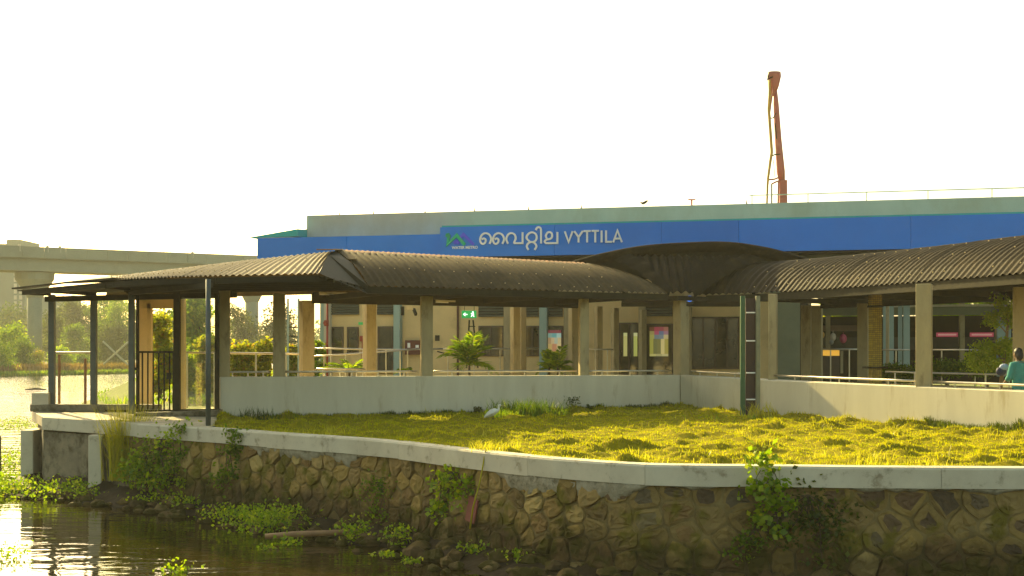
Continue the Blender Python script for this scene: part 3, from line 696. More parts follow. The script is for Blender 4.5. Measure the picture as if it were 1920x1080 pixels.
# hub roof
def lerp(a, b_, t): return a + (b_ - a) * t
rws = []
for j in range(15):
    u = j / 14 * .86; a = vpt(eaveL, endL(u), u, .0); c = vpt(eaveR, startR(u), u, .0)
    if j == 0: a = Vector((PX(1257, 36.4), 36.4, 5.04)); c = Vector((PX(1297, 36.6), 36.6, 5.04))
    zr = PZ(548 - 69 * math.sin(u / .86 * math.pi / 2 * .9) / math.sin(math.pi / 2 * .9), lerp(36.4, 38.0, u / .86))
    yy = lerp(36.4, 38.0, u / .86)
    px0 = np.interp(u / .86, (0, .25, .5, .75, 1), (1257, 1240, 1222, 1203, 1180)); px1 = np.interp(u / .86, (0, .25, .5, .75, 1), (1297, 1320, 1346, 1372, 1402))
    row = []
    for k in range(133):
        t = k / 132; px = lerp(px0, px1, t); X = PX(px, yy); row.append((X, yy - .035 * math.cos(2 * math.pi * X / .235), zr + .035 * math.cos(2 * math.pi * X / .235)))
    rws.append(row)
HUBX = rws
ncol = 4
b = MB(); b.grid(rws); b.build('hub_front_slope', M['roof'], WK, smooth=True)
# flashing along both valleys (dark smooth strips)
for side, sgn in ((0, -1), (-1, 1)):
    b = MB(); r1 = []; r2 = []; r0 = []
    for i, row in enumerate(rws):
        p = Vector(row[side]); wdt = .05 + .34 * (i / 14) ** .8
        r0.append(p + Vector((-sgn * .03, -.03, .03))); r1.append(p + Vector((sgn * wdt * .5, -.10, -.02))); r2.append(p + Vector((sgn * wdt * 1.35, -.02, -.16)))
    b.grid([r0, r1, r2]); b.build('valley_flashing', M['roof'], WK, smooth=True)
# top barrel
arc = [(1050, 497), (1085, 487), (1130, 475), (1200, 462), (1280, 456), (1360, 455), (1430, 465), (1480, 478), (1520, 490)]
arcs = smooth([Vector((PX(a, 38.6), PZ(c, 38.6), 0)) for a, c in arc], 6)
b = MB(); b.grid([[(p.x, 38.2, p.y - .32) for p in arcs], [(p.x, 37.9, p.y - .08) for p in arcs], [(p.x, 38.0, p.y - .02) for p in arcs], [(p.x, 38.6, p.y) for p in arcs], [(p.x, 42.5, p.y + .02) for p in arcs]])
b.build('hub_vault', M['roof'], WK, smooth=True)
b = MB(); b.grid([[(p.x, 38.25, p.y - .30) for p in arcs], [(p.x, 38.28, 4.95 + .0 * p.y) for p in arcs]])
hb = MB(); hb.add([(PX(1150, 38.3), 38.3, 5.5), (PX(1440, 38.3), 38.3, 5.5)] + [(p.x, 38.3, p.y - .2) for p in arcs[::-1]], [tuple(range(len(arcs) + 2))]); hb.build('hub_gable', M['steel'], WK)
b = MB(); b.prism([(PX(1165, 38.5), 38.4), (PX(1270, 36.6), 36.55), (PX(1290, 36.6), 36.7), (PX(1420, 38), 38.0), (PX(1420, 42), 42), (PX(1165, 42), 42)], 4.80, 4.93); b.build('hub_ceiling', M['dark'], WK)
# walkway columns
def colu(X, Y, z0, z1, wd, rz, par=WK, mtl=None, dp=None):
    b = MB(); b.box((X, Y, (z0 + z1) / 2), (wd, dp or wd, z1 - z0), rz); b.build('column', mtl or M['column'], par, bevel=.012)
angL = math.atan2(36.1 - 31.8, PX(1243, 36.1) - PX(690, 31.8))
for px, wd in ((523, .30), (801, .31), (1097, .25)):
    s_ = WLp.at_px(px); p = WLp.pt(s_); colu(p.x - .03, p.y + .19, wtop(WLp, wl, s_) - .015, 4.80, wd, R(9), mtl=M['column'])
colu(PX(421, 31.72), 31.72, 2.705, 4.86, .26, R(9)); colu(PX(1277, 37.0), 37.0, 1.75, 4.84, .33, R(35))
for px, py1 in ((575, 0), (693, 0), (966, 0), (979, 0), (1075, 0), (1122, 0), (1153, 0), (1205, 0)):
    k = (px - 960) / F; t = (k * 35.8 + 5.7) / (.87 - .5 * k); Y = 35.8 + .5 * t + (1.2 if px in (979, 1153) else 0) + (2.5 if px == 1205 else 0); wd = {575: .34, 693: .3, 966: .24, 979: .2, 1075: .24}.get(px, .2)
    colu(PX(px, Y), Y, 1.5, 4.76, wd, angL)
colu(PX(1914, 29.2), 29.2, 1.7, 4.82, .34, R(-20))
for px, rz in ((1718, R(-24)), (1436, R(-25))):
    s_ = WRp.at_px(px); p = WRp.pt(s_) + Vector((.20, .09)); colu(p.x, p.y, wtop(WRp, wr, s_) - .015, 4.82, .32 if px != 1436 else .2, rz)
for px, off, wd in ((1509, 4.0, .3), (1528, 4.3, .3), (1618, 3.9, .3), (1660, 6, .1)):
    for t in np.arange(1, 20, .05):
        p = eaveR.pt(t); d = eaveR.dr(t); q = p + Vector((-d.y, d.x)) * off
        if q.x / q.y > (px - 960) / F: break
    colu(q.x, q.y, 1.5, 4.75, wd, R(-22))
# conduit tray beside the column (green and grey uprights)
CT = thing('conduit_tray', 'tall dark cable riser between green and grey uprights with white rungs on the lawn', 'cable riser', (PX(1406, 31.2), 31.2, 1.7))
for px, w_, mm in ((1392.5, .11, mat('green post', (.03, .10, .04), None, 5, rough=.5)), (1421, .10, mat('grey green post', (.22, .22, .14), None, 5, rough=.5))):
    b = MB(); b.box((PX(px, 31.2), 31.2, 3.17), (w_, .1, 3.06)); b.build('upright', mm, CT, bevel=.008)
b = MB(); b.box((PX(1407, 31.3), 31.3, 3.15), (.24, .04, 3.0)); b.build('back_panel', mat('maroon panel', (.045, .02, .02), None, 5, rough=.6), CT)
for py in (586, 639, 699, 749): b = MB(); b.box((PX(1408, 31.2), 31.22, PZ(py, 31.2)), (.22, .05, .03)); b.build('rung', M['white'], CT)

# low walls
def lowwall(src, path, lab):
    b = MB(); T = thing('low_wall', lab, 'low wall', (path.p[0].x, path.p[0].y, 1.6)); o_, i_ = [], []; 
    pts = [Vector((a, c)) for a, c, d in src]; zz = [d for a, c, d in src]
    for i, p in enumerate(pts):
        d = path.d[i]; nn = Vector((-d.y, d.x)); o_.append(tuple(p)); i_.append(tuple(p + nn * .38))
    b.prism(o_ + i_[::-1], 1.3, zz + zz[::-1]); b.build('wall_face', M['wall'], T, bevel=.012); return T
lowwall(wl, WLp, 'white painted low wall under the walkway, facing the lawn from gate to corner')
lowwall([(wr[0][0] + .01, wr[0][1], wr[0][2])] + wr[1:], WRp, 'white painted low wall running from the inner corner towards the right edge')
# top rails on the walls
def rail_run(path, src, pxa, pxb, lab, h=.12, off=.19, posts=3, dropz=0.0):
    sa, sb = path.at_px(pxa), path.at_px(pxb); pts = []
    for t in np.linspace(sa, sb, 8):
        p = path.pt(t); d = path.dr(t); q = p + Vector((-d.y, d.x)) * off; pts.append(Vector((q.x, q.y, wtop(path, src, t) + h - dropz)))
    T = thing('wall_rail', lab, 'rail', pts[0], 'stainless rails along the tops of the low walls')
    b = MB(); b.tube(pts, .026, 8); b.build('rail', M['stain'], T, smooth=True)
    for k in range(posts):
        t = (k + .5) / posts; i = t * 7; a = pts[int(i)].lerp(pts[min(7, int(i) + 1)], i - int(i))
        b = MB(); b.tube([a - Vector((0, 0, h - .0)), a - Vector((0, 0, .015))], .017, 8); b.tube([a - Vector((0, 0, h)), a - Vector((0, 0, h - .015))], .035, 8); b.build('rail_post', M['stain'], T)
rail_run(WLp, wl, 424, 511, 'short stainless rail on the white wall nearest the gate', posts=3)
rail_run(WLp, wl, 536, 786, 'stainless rail on the white wall between first and second wide columns', posts=5)
rail_run(WLp, wl, 817, 1087, 'stainless rail on the white wall in front of the palms', posts=4)
rail_run(WLp, wl, 1108, 1264, 'stainless rail on the white wall left of the inner corner', posts=3)
rail_run(WRp, wr, 1286, 1384, 'bright stainless rail on the wall right of the inner corner', posts=3)
rail_run(WRp, wr, 1440, 1703, 'long stainless rail right of the cable riser', posts=3)
rail_run(WRp, wr, 1738, 2000, 'stainless rail at the right edge in front of the person', posts=3)
# second row of rails on the inner side of the walkway
def free_rail(pts, lab, zfloor, n=4, r=.024, group='stainless handrails inside the walkway', nm='handrail'):
    T = thing(nm, lab, 'handrail', pts[0], group); b = MB(); b.tube(pts, r, 8); b.build('rail', M['stain'], T, smooth=True)
    for k in range(n):
        t = (k + .5) / n * (len(pts) - 1); a = Vector(pts[int(t)]).lerp(Vector(pts[min(len(pts) - 1, int(t) + 1)]), t - int(t))
        b = MB(); b.tube([(a.x, a.y, zfloor), (a.x, a.y, a.z)], .02, 8); b.build('rail_post', M['stain'], T)
    return T
free_rail([P(590, 653, 40), P(690, 655, 40.5), P(757, 655.5, 41), P(830, 654, 41.5)], 'level upper handrail in front of the two small windows', 1.7, 5)
free_rail([P(588, 668, 38.5), P(640, 665, 38.8), P(700, 661, 39), P(780, 654.5, 39.5)], 'sloping handrail rising behind the second column', 1.7, 4)
free_rail([P(815, 654, 41.5), P(1010, 654, 42.3)], 'level handrail running behind the tall palm', 1.7, 4)
free_rail([P(1105, 655, 40), P(1150, 655.5, 40.3)], 'short handrail beside the poster windows', 1.7, 2)
free_rail([P(1540, 655, 40), P(1610, 655, 39.5)], 'handrail in front of the snack counter', 1.7, 2)
free_rail([P(1655, 656, 39), P(1705, 656, 38.5)], 'handrail in front of the pale blue panel', 1.7, 1)
free_rail([P(1735, 656, 38), P(1925, 656.5, 36.5)], 'handrail in front of the pink sign boards', 1.7, 3)
free_rail([P(590, 692, 35.6), P(684, 692, 36), ], 'low rail on the inner kerb behind the first columns', 2.5, 3)
free_rail([P(1660, 697, 33), P(1715, 698.5, 32.5), P(1920, 703, 30)], 'low rail on the far kerb behind the person', 2.45, 3)

# walkway floor and inner kerb
b = MB(); b.prism([(-9, 33.5), (-7.1, 31.5), (wl[1][0], wl[1][1]), (10, 25.1), (13.4, 17.3), (20, 20), (19, 30), (14, 43.5), (-8, 48.5)], 1.6, 1.72); tostruct(b.build('walkway_floor', M['deck']))
b = MB(); ik = [eaveR.pt(t) + Vector((-eaveR.dr(t).y, eaveR.dr(t).x)) * 3.9 for t in np.linspace(2, eaveR.L, 8)]; ik2 = [p + Vector((.2, .08)) for p in ik]
b.prism([tuple(p) for p in ik] + [tuple(p) for p in ik2][::-1], 1.7, 2.42)
tag(b.build('inner_kerb', M['inner'], None, loc=(12, 30, 1.7)), 'low cream kerb wall along the back of the right walkway', 'kerb wall')

# tube lights under the eaves
def tubelight(pa, pb, lab):
    T = thing('tube_light', lab, 'light fitting', pa, 'slim light fittings under the walkway roof'); a, c = Vector(pa), Vector(pb)
    b = MB(); b.beam(a, c, .09, .05); b.build('housing', mat('fitting', (.55, .5, .36), None, 4, rough=.4), T); b = MB(); b.beam(a - Vector((0, 0, .04)), c - Vector((0, 0, .04)), .05, .03); b.build('diffuser', M['white'], T)
    return T
tubelight(P(600, 549, 35), P(690, 552, 36), 'slim light fitting above the first small window'); tubelight(P(705, 561, 37.5), P(787, 561, 38), 'slim light fitting above the pale pilaster')
tubelight(P(817, 564, 37), P(962, 569, 38.5), 'long light fitting above the green exit sign'); tubelight(P(985, 570, 38.5), P(1033, 570.5, 39), 'short light fitting right of the orange lit column')
tubelight(P(1218, 561, 39), P(1252, 561, 39.2), 'bright light fitting near the inner corner')

# ------------------------------------------------------------------ gate enclosure on the landing
GE = thing('glass_gatehouse', 'dark framed glass enclosure around the landing gate at the left end', 'gatehouse', (-9.5, 33, 1.76))
def post(px, pyb, Y, z1, wd, par, mtl=M['post'], round_=False, nm='post'):
    z0 = PZ(pyb, Y); b = MB()
    if round_: b.tube([(PX(px, Y), Y, z0), (PX(px, Y), Y, z1)], wd / 2, 14)
    else: b.box((PX(px, Y), Y, (z0 + z1) / 2), (wd, wd, z1 - z0), 0)
    return b.build(nm, mtl, par, bevel=0 if round_ else .008, smooth=round_)
post(97.5, 766, 33.7, 4.84, .15, GE); post(176, 766, 33.6, 4.8, .15, GE); post(247, 776, 31.3, 4.8, .13, GE); post(258, 772, 32.2, 4.75, .07, GE, M['steel'])
post(332, 773, 31.6, 4.8, .15, GE, M['steel']); post(407, 770, 31.4, 4.78, .1, GE, M['steel'])
for (a, c) in ((P(90, 769, 33.7), P(246, 771, 33.3)), (P(335, 770, 31.6), P(412, 769, 31.3))):
    b = MB(); b.beam(a, c, .08, .07); b.build('sill_rail', M['steel'], GE)
def pane(pxa, pxb, pyt, pyb, Ya, Yb, par):
    b = MB(); b.add([P(pxa, pyb, Ya), P(pxb, pyb, Yb), P(pxb, pyt, Yb), P(pxa, pyt, Ya), P(pxa, pyb, Ya) + Vector((0, .012, 0)), P(pxb, pyb, Yb) + Vector((0, .012, 0)), P(pxb, pyt, Yb) + Vector((0, .012, 0)), P(pxa, pyt, Ya) + Vector((0, .012, 0))], [(0, 1, 2, 3), (7, 6, 5, 4)])
    return b.build('glass_pane', M['glass'], par)
pane(338, 404, 556, 768, 31.6, 31.4, GE); pane(182, 242, 556, 768, 33.5, 33.2, GE)
# plinth below glass
b = MB(); b.prism([(PX(258, 31.6), 31.3), (PX(412, 31.2), 31.0), (PX(412, 31.2), 31.6), (PX(250, 32), 32.0)], 1.74, [1.83, 1.93, 1.93, 1.83]); b.build('plinth', M['concrete'], GE, bevel=.01)
# inner rendered portal frame seen through the gate
b = MB(); b.box((PX(272, 36.5), 36.5, 3.3), (.3, .3, 3.2)); b.build('portal_column', M['inner'], GE, bevel=.01)
b = MB(); b.box((PX(281, 36.0), 36.0, 3.2), (.12, .2, 3.0)); b.build('portal_column', M['inner'], GE, bevel=.01)
b = MB(); b.box((PX(300, 36.0), 36.0, 4.72), (1.2, .2, .34)); b.build('portal_lintel', M['inner'], GE)
b = MB(); b.box((PX(341, 35), 35, 3.3), (.18, .2, 3.2)); b.build('portal_column', M['inner'], GE)
# gate
GT = thing('bar_gate', 'dark metal gate with vertical bars between two posts', 'gate', P(290, 772, 31.8))
for px in (259, 326): post(px, 772, 31.8, PZ(658, 31.8), .06, GT, M['steel'], nm='stile')
for py in (660, 770): b = MB(); b.beam(P(259, py, 31.8), P(326, py, 31.8), .05, .05); b.build('gate_rail', M['steel'], GT)
for k in range(6):
    px = 267 + k * 10.2; b = MB(); b.beam(P(px, 768, 31.8), P(px, 661, 31.8), .032, .032); b.build('bar', M['steel'], GT)
b = MB(); b.box(P(317, 705, 31.75), (.1, .08, .16)); b.build('lock_box', M['steel'], GT)
b = MB(); b.box(P(251, 692, 31.4), (.12, .1, .06)); b.box(P(251, 760, 31.4), (.12, .1, .06)); b.build('hinge', M['steel'], GT)
# glass balustrades on the landing
BL = thing('glass_balustrade', 'small glass balustrade with steel posts coloured orange as if sunlit at the landing end', 'balustrade', P(135, 765, 34.4))
for px in (111, 160): post(px, 765, 34.4, PZ(672 if px == 160 else 664, 34.4), .06, BL, M['ridge'])  # orange sunlight on the posts is put in with the rust material
b = MB(); b.tube([P(100, 661, 34.2), P(174, 661, 34.0)], .028, 8); b.build('handrail', M['stain'], BL)
pane(113, 158, 700, 762, 34.4, 34.4, BL)
BR = thing('glass_balustrade', 'glass balustrade with white handrail seen between gate post and first column', 'balustrade', P(380, 765, 34.4))
b = MB(); b.tube([P(340, 661, 36), P(512, 663, 36.5), P(565, 664, 36.8)], .03, 8); b.build('handrail', M['stain'], BR)
for px in (351, 402, 480, 536): post(px, 765, 36, PZ(662, 36), .045, BR, M['stain'])
pane(352, 401, 680, 762, 36, 36, BR)
DPp = thing('drain_pipe_post', 'tall round blue grey post standing on the wall coping by the grass', 'post', P(390.5, 801, 27.4))
post(390.5, 801, 27.4, 4.9, .11, DPp, M['post'], True, 'pipe'); b = MB(); b.box(P(390.5, 800, 27.4), (.24, .24, .02)); b.build('base_plate', M['post'], DPp)

# ------------------------------------------------------------------ terminal building
BO = Vector((-7.7, 48, 0)); EX = Vector((.9713, -.2379, 0)); EN = Vector((-.2379, -.9713, 0)); BRZ = math.atan2(EX.y, EX.x)
def bs(px, d):
    k = (px - 960) / F; return (k * (48 - .9713 * d) + 7.7 + .2379 * d) / (.9713 + .2379 * k)
def BW(s_, d, z): return BO + EX * s_ + EN * d + Vector((0, 0, z))
def bz(px, py, d): return PZ(py, BW(bs(px, d), d, 0).y)
def bbox(s0, s1, z0, z1, d0, d1, name, mtl, par, bevel=0.0):
    b = MB(); b.hexa([BW(s0, d1, z0), BW(s1, d1, z0), BW(s1, d0, z0), BW(s0, d0, z0), BW(s0, d1, z1), BW(s1, d1, z1), BW(s1, d0, z1), BW(s0, d0, z1)]); return b.build(name, mtl, par, bevel=bevel)
def bpx(px0, px1, py0, py1, d0, d1, name, mtl, par, bevel=0.0):
    s0, s1 = bs(px0, d1), bs(px1, d1); pm = (px0 + px1) / 2; return bbox(s0, s1, bz(pm, py1, d1), bz(pm, py0, d1), d0, d1, name, mtl, par, bevel)
TB = thing('terminal_building', 'long flat roofed terminal with blue fascia band and grey green parapet', 'building', BW(10, 0, 1.6))
sR = 42.0
bbox(0, sR, 7.4, 8.42, -.25, 0, 'parapet', M['parapet'], TB)
bbox(0, .25, 7.4, 8.42, -12, -.25, 'parapet_return', M['parapet'], TB)
bbox(.0, sR, 6.75, 7.38, -14, -.26, 'roof_slab', M['parapet'], TB)
bbox(.0, sR, 6.69, 7.4, -.25, -.0, 'parapet_base', M['parapet'], TB)
sw = bs(1500, 0)
bbox(bs(607, 0), bs(1443, 0), 1.6, 6.69, -.3, 0, 'wall', M['inner'], TB)
bpx(607, 618, 560, 706, 0, .25, 'pilaster', M['wall'], TB); bpx(600, 607, 560, 706, 0, .1, 'pilaster', M['paleblue'], TB)
bbox(bs(1443, .05), bs(1500, .05), 1.6, 6.69, -.3, .05, 'panel_wall', M['palegreen'], TB)
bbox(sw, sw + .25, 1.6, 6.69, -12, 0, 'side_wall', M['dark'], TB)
bbox(bs(607, 0), bs(607, 0) + .3, 1.6, 6.69, -12, -.3, 'side_wall', M['inner'], TB)
# blue fascia in cladding panels
SD = 1.25
def fascia(pxa, pxb, z0, z1, d0, d1, cuts):
    ss_ = [bs(pxa, d1)] + [bs(c, d1) for c in cuts] + [bs(pxb, d1) if pxb < 1925 else sR]
    for a, c in zip(ss_, ss_[1:]): bbox(a + .0045, c - .0045, z0, z1, d0, d1, 'fascia_panel', M['blue'], TB)
zl = bz(482, 446, SD)
fascia(482, 838, 6.6, zl, -.1 + .02, SD - .15, (650,))
zs = bz(825, 427, SD)
fascia(825, 2200, 6.66, zs, .02, SD + .15, (1040, 1240, 1385, 1708))
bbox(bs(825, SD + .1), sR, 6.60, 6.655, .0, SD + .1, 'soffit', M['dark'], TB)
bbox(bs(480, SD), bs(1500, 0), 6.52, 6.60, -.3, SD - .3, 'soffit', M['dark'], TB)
bbox(bs(830, SD), sR, zs, zs + .06, -.0 + .01, SD + .1, 'fascia_cap', M['teal'], TB)
bbox(bs(482, SD), bs(572, 0) - .02, zl - .3, zl + .02, -6, SD - .2, 'flat_roof', M['parapet'], TB)
# soffit area above windows (dark zone between soffit and roofs)
bbox(bs(840, .3), sR, 5.9, 6.6, .02, .25, 'bulkhead', M['palegreen'], TB)
# teal lean-to roof with arch
s0_, s1_ = bs(484, .4), bs(572, .2)
b = MB(); b.hexa([BW(s0_ - .1, .9, zl + .03), BW(s1_, .9, zl + .06), BW(s1_, -3, zl + .1), BW(s0_ + .3, -3, zl + .08), BW(s0_ - .1, .9, zl + .06), BW(s1_, .9, zl + .33), BW(s1_, -3, zl + .5), BW(s0_ + .3, -3, zl + .4)]); b.build('teal_roof', M['teal'], TB)
ar = [BW(s0_ + 1.0 + 1.0 * t, -.5, zl + .10 + .38 * math.sin(math.pi * min(1, t * .62))) for t in np.linspace(0, 1, 9)]
b = MB(); b.tube(ar, .03, 6); b.grid([[p for p in ar], [p + EN * -2.5 for p in ar]]); b.build('arched_skylight', M['parapet'], TB)
# louvre vents
def louvre(px0, px1, py0, py1):
    T = bpx(px0, px1, py0, py1, -.0, .03, 'louvre_vent', M['dark'], TB); n_ = 5
    for k in range(n_):
        py = py0 + (py1 - py0) * (k + .5) / n_; s0, s1 = bs(px0 + .5, .08), bs(px1 - .5, .08); z = bz((px0 + px1) / 2, py, .08)
        b = MB(); b.hexa([BW(s0, .10, z - .05), BW(s1, .10, z - .05), BW(s1, .03, z + .02), BW(s0, .03, z + .02), BW(s0, .11, z - .035), BW(s1, .11, z - .035), BW(s1, .04, z + .035), BW(s0, .04, z + .035)]); b.build('slat', M['louvre'], T)
for a in ((620, 673, 566, 590), (707, 737, 566, 590), (897, 945, 568, 594), (985, 1010, 568, 594), (1027, 1055, 568, 594), (1210, 1261, 564, 593)): louvre(*a)
# windows
def window(px0, px1, py0, py1, cols=1, name='window', mtl=None, fr=.05):
    s0, s1 = bs(px0, .05), bs(px1, .05); pm = (px0 + px1) / 2; z0, z1 = bz(pm, py1, .05), bz(pm, py0, .05)
    b = MB()
    for (a, c, e, f_) in ((s0, s1, z1 - fr, z1), (s0, s1, z0, z0 + fr), (s0, s0 + fr, z0 + fr, z1 - fr), (s1 - fr, s1, z0 + fr, z1 - fr)):
        b.hexa([BW(a, .06, e), BW(c, .06, e), BW(c, -.0, e), BW(a, 0, e), BW(a, .06, f_), BW(c, .06, f_), BW(c, 0, f_), BW(a, 0, f_)])
    for k in range(1, cols):
        x = s0 + (s1 - s0) * k / cols; b.hexa([BW(x - .03, .06, z0 + fr), BW(x + .03, .06, z0 + fr), BW(x + .03, 0, z0 + fr), BW(x - .03, 0, z0 + fr), BW(x - .03, .06, z1 - fr), BW(x + .03, .06, z1 - fr), BW(x + .03, 0, z1 - fr), BW(x - .03, 0, z1 - fr)])
    W_ = b.build(name, M['frame'], TB)
    for k in range(cols):
        a = s0 + (s1 - s0) * k / cols + .03; c = s0 + (s1 - s0) * (k + 1) / cols - .03
        b = MB(); b.hexa([BW(a, .03, z0 + fr), BW(c, .03, z0 + fr), BW(c, .005, z0 + fr), BW(a, .005, z0 + fr), BW(a, .03, z1 - fr), BW(c, .03, z1 - fr), BW(c, .005, z1 - fr), BW(a, .005, z1 - fr)]); b.build('pane', mtl or M['pane'], W_)
    return W_
window(621, 643.5, 613, 663); window(650.5, 672, 613, 663); window(708, 737, 612, 700, 1); window(897, 944, 611, 668, 2); window(985, 1011, 611, 668, 2)
window(1160, 1200, 605, 705, 2); window(1208, 1262, 607, 705, 1); window(1296, 1386, 594, 692, 4, 'glazed_door', None, .06); window(1024, 1056, 611, 668)
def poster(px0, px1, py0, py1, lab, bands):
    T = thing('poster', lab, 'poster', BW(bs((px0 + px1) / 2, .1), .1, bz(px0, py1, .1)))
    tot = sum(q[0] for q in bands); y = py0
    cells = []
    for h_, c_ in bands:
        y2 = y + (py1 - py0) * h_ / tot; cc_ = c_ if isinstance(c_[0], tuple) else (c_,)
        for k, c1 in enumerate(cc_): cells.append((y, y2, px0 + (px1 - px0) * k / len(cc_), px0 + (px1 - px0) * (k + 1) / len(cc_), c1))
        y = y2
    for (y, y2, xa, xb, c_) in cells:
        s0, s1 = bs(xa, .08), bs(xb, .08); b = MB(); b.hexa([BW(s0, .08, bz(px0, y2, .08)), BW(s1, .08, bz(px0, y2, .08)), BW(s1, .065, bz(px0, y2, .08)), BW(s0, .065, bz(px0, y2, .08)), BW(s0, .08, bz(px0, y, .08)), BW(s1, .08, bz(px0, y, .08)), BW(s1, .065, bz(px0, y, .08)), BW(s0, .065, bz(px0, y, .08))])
        b.build('glow_band', flat('glowing panel colour', c_, .5, .22), T)  # added glow: panels stand for bright posters and lit views through windows
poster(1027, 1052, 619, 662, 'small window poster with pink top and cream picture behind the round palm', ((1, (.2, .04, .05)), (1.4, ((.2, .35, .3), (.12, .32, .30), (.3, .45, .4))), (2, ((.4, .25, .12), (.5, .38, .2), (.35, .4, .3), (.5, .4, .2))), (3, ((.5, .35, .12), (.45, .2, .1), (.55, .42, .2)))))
poster(1218, 1253, 613, 668, 'large glowing panel painted as a lit view, with pink heading, in the dark window', ((1.4, ((.12, .04, .02), (.28, .04, .06), (.25, .05, .06), (.3, .12, .08))), (1.2, ((.3, .25, .08), (.35, .06, .12), (.10, .14, .22), (.3, .15, .2))), (1.4, ((.35, .33, .08), (.14, .18, .2), (.16, .2, .22), (.5, .42, .2))), (5, ((.36, .34, .06), (.15, .15, .05), (.18, .17, .05), (.6, .5, .2), (.36, .3, .06))), (.8, ((.5, .46, .15), (.4, .36, .15), (.5, .45, .2)))))
poster(1169, 1176, 624, 668, 'left narrow glowing strip of painted window light in the dark double door', ((1, (.5, .5, .2)), (6, (.45, .42, .14))))
poster(1188, 1195, 624, 668, 'right narrow glowing strip of painted window light in the dark double door', ((1, (.5, .5, .25)), (6, (.40, .42, .10))))
# pilasters / service columns
for a in ((737.5, 749.5, 560, 706, M['paleblue']), (944, 956, 572, 706, M['column']), (1011, 1025, 565, 706, M['paleblue']), (1057, 1066, 560, 706, M['column']), (1197, 1209, 575, 706, M['column']), (1276, 1296, 575, 706, M['column'])):
    bpx(a[0], a[1], a[2], a[3], .02, .32, 'pilaster', a[4], TB, .01)
bbox(bs(607, .1), bs(1443, .1), bz(800, 560, .1), bz(800, 545, .1), .02, .12, 'wall_beam', M['column'], TB)
# wall services
RP = thing('red_riser_pipe', 'dark red fire riser pipe with valve beside the first small window', 'pipe', BW(bs(613, .35), .35, 1.7))
b = MB(); s_ = bs(613.5, .35); b.tube([BW(s_, .35, 1.7), BW(s_, .35, bz(613, 563, .35))], .045, 10); b.build('pipe', M['pipered'], RP, smooth=True)
b = MB(); p = BW(s_, .42, bz(613, 606, .4)); b.box(p, (.16, .1, .22)); b.tube([p + EN * .05, p + EN * .16], .07, 10); b.build('valve', M['pipered'], RP)
b = MB(); b.box(BW(s_, .42, bz(613, 645, .4)), (.12, .1, .1)); b.build('clamp', M['pipered'], RP)
FH = thing('fire_alarm_box', 'small red box with pipe on the wall below the green sign', 'alarm box', BW(bs(678, .1), .1, 3.5))
b = MB(); b.box(BW(bs(678, .1), .1, bz(678, 635, .1)), (.14, .12, .2)); b.build('case', M['pipered'], FH, bevel=.01); b = MB(); b.tube([BW(bs(679, .05), .05, bz(678, 700, .1)), BW(bs(679, .05), .05, bz(678, 640, .1))], .02, 8); b.build('pipe', M['pipered'], FH)
RC = thing('hose_cabinet', 'wide dark red fire cabinet on the cream wall', 'cabinet', BW(bs(773, .2), .2, 3.0))
bpx(759, 787, 638, 665, .02, .2, 'body', mat('maroon cabinet', (.12, .03, .02), None, 4, rough=.4), RC, .01)
bpx(764, 769, 643, 652, .21, .22, 'gauge', M['white'], RC); bpx(779, 785, 647, 652, .21, .22, 'plate', M['white'], RC)
ES = thing('exit_sign', 'small green wall sign above the red box', 'sign', BW(bs(678, .05), .05, 4.0)); bpx(672, 684, 604, 609, .0, .04, 'plate', flat('green sign dim', (.05, .35, .08), .4, .15), ES)
# hanging exit sign with arrow and running figure
YS = 40.0; HS = thing('exit_sign', 'lit green hanging exit sign with white arrow and running figure', 'sign', P(879, 589, YS))
b = MB(); b.box(P(879.5, 589.5, YS), (.46, .05, .235)); b.build('lightbox', flat('green sign', (.02, .36, .08), .4, .25), HS, bevel=.008)
wq = flat('sign white', (.8, .95, .85), .4, 1.0)
og = P(873, 589.5, YS - .03); ex = Vector((1, 0, 0)); ez = Vector((0, 0, 1)); nr = Vector((0, -1, 0)); u = YS / F
b = MB(); b.ribbon([(3.5 * u, 0), (-3.5 * u, 0)], .022, og, ex, ez, nr, .006); b.ribbon([(-.5 * u, 3 * u), (-3.5 * u, 0), (-.5 * u, -3 * u)], .02, og, ex, ez, nr, .006); b.build('arrow', wq, HS)
og = P(886, 589.5, YS - .03); b = MB()
for st in ([(0, 2 * u), (-.5 * u, -1 * u)], [(-3 * u, .8 * u), (0, 2 * u), (2.6 * u, 0)], [(-.5 * u, -1 * u), (2 * u, -2.4 * u), (2.8 * u, -4.5 * u)], [(-.5 * u, -1 * u), (-2.6 * u, -4.4 * u)]): b.ribbon(st, .02, og, ex, ez, nr, .006)
b.ell((og.x + .6 * u, og.y - .003, og.z + 4 * u), (.025, .006, .025), 10, 6); b.build('running_figure', wq, HS)
for px in (871, 889): b = MB(); b.tube([P(px, 583, YS), P(px, 556, YS)], .008, 6); b.build('hanger', M['steel'], HS)
SL_ = thing('step_ladder', 'folded dark step ladder standing behind the tall palm', 'ladder', P(884, 700, 41.5))
for a, c in (((880, 600), (875, 690)), ((887, 600), (896, 690))): b = MB(); b.beam(P(*a, 41.5), P(*c, 41.5), .05, .04); b.build('stile', M['steel'], SL_)
for py in (612, 632, 652): b = MB(); b.beam(P(878, py, 41.5), P(891, py, 41.5), .04, .03); b.build('step', M['steel'], SL_)
b = MB(); s_ = bs(858.5, .05); b.tube([BW(s_, .06, 1.7), BW(s_, .06, bz(858, 560, 0))], .04, 8); tag(b.build('downpipe', mat('brown pipe', (.12, .05, .03), None, 4), None, loc=BW(s_, .06, 1.7)), 'thin brown downpipe on the cream wall left of the palm', 'pipe')
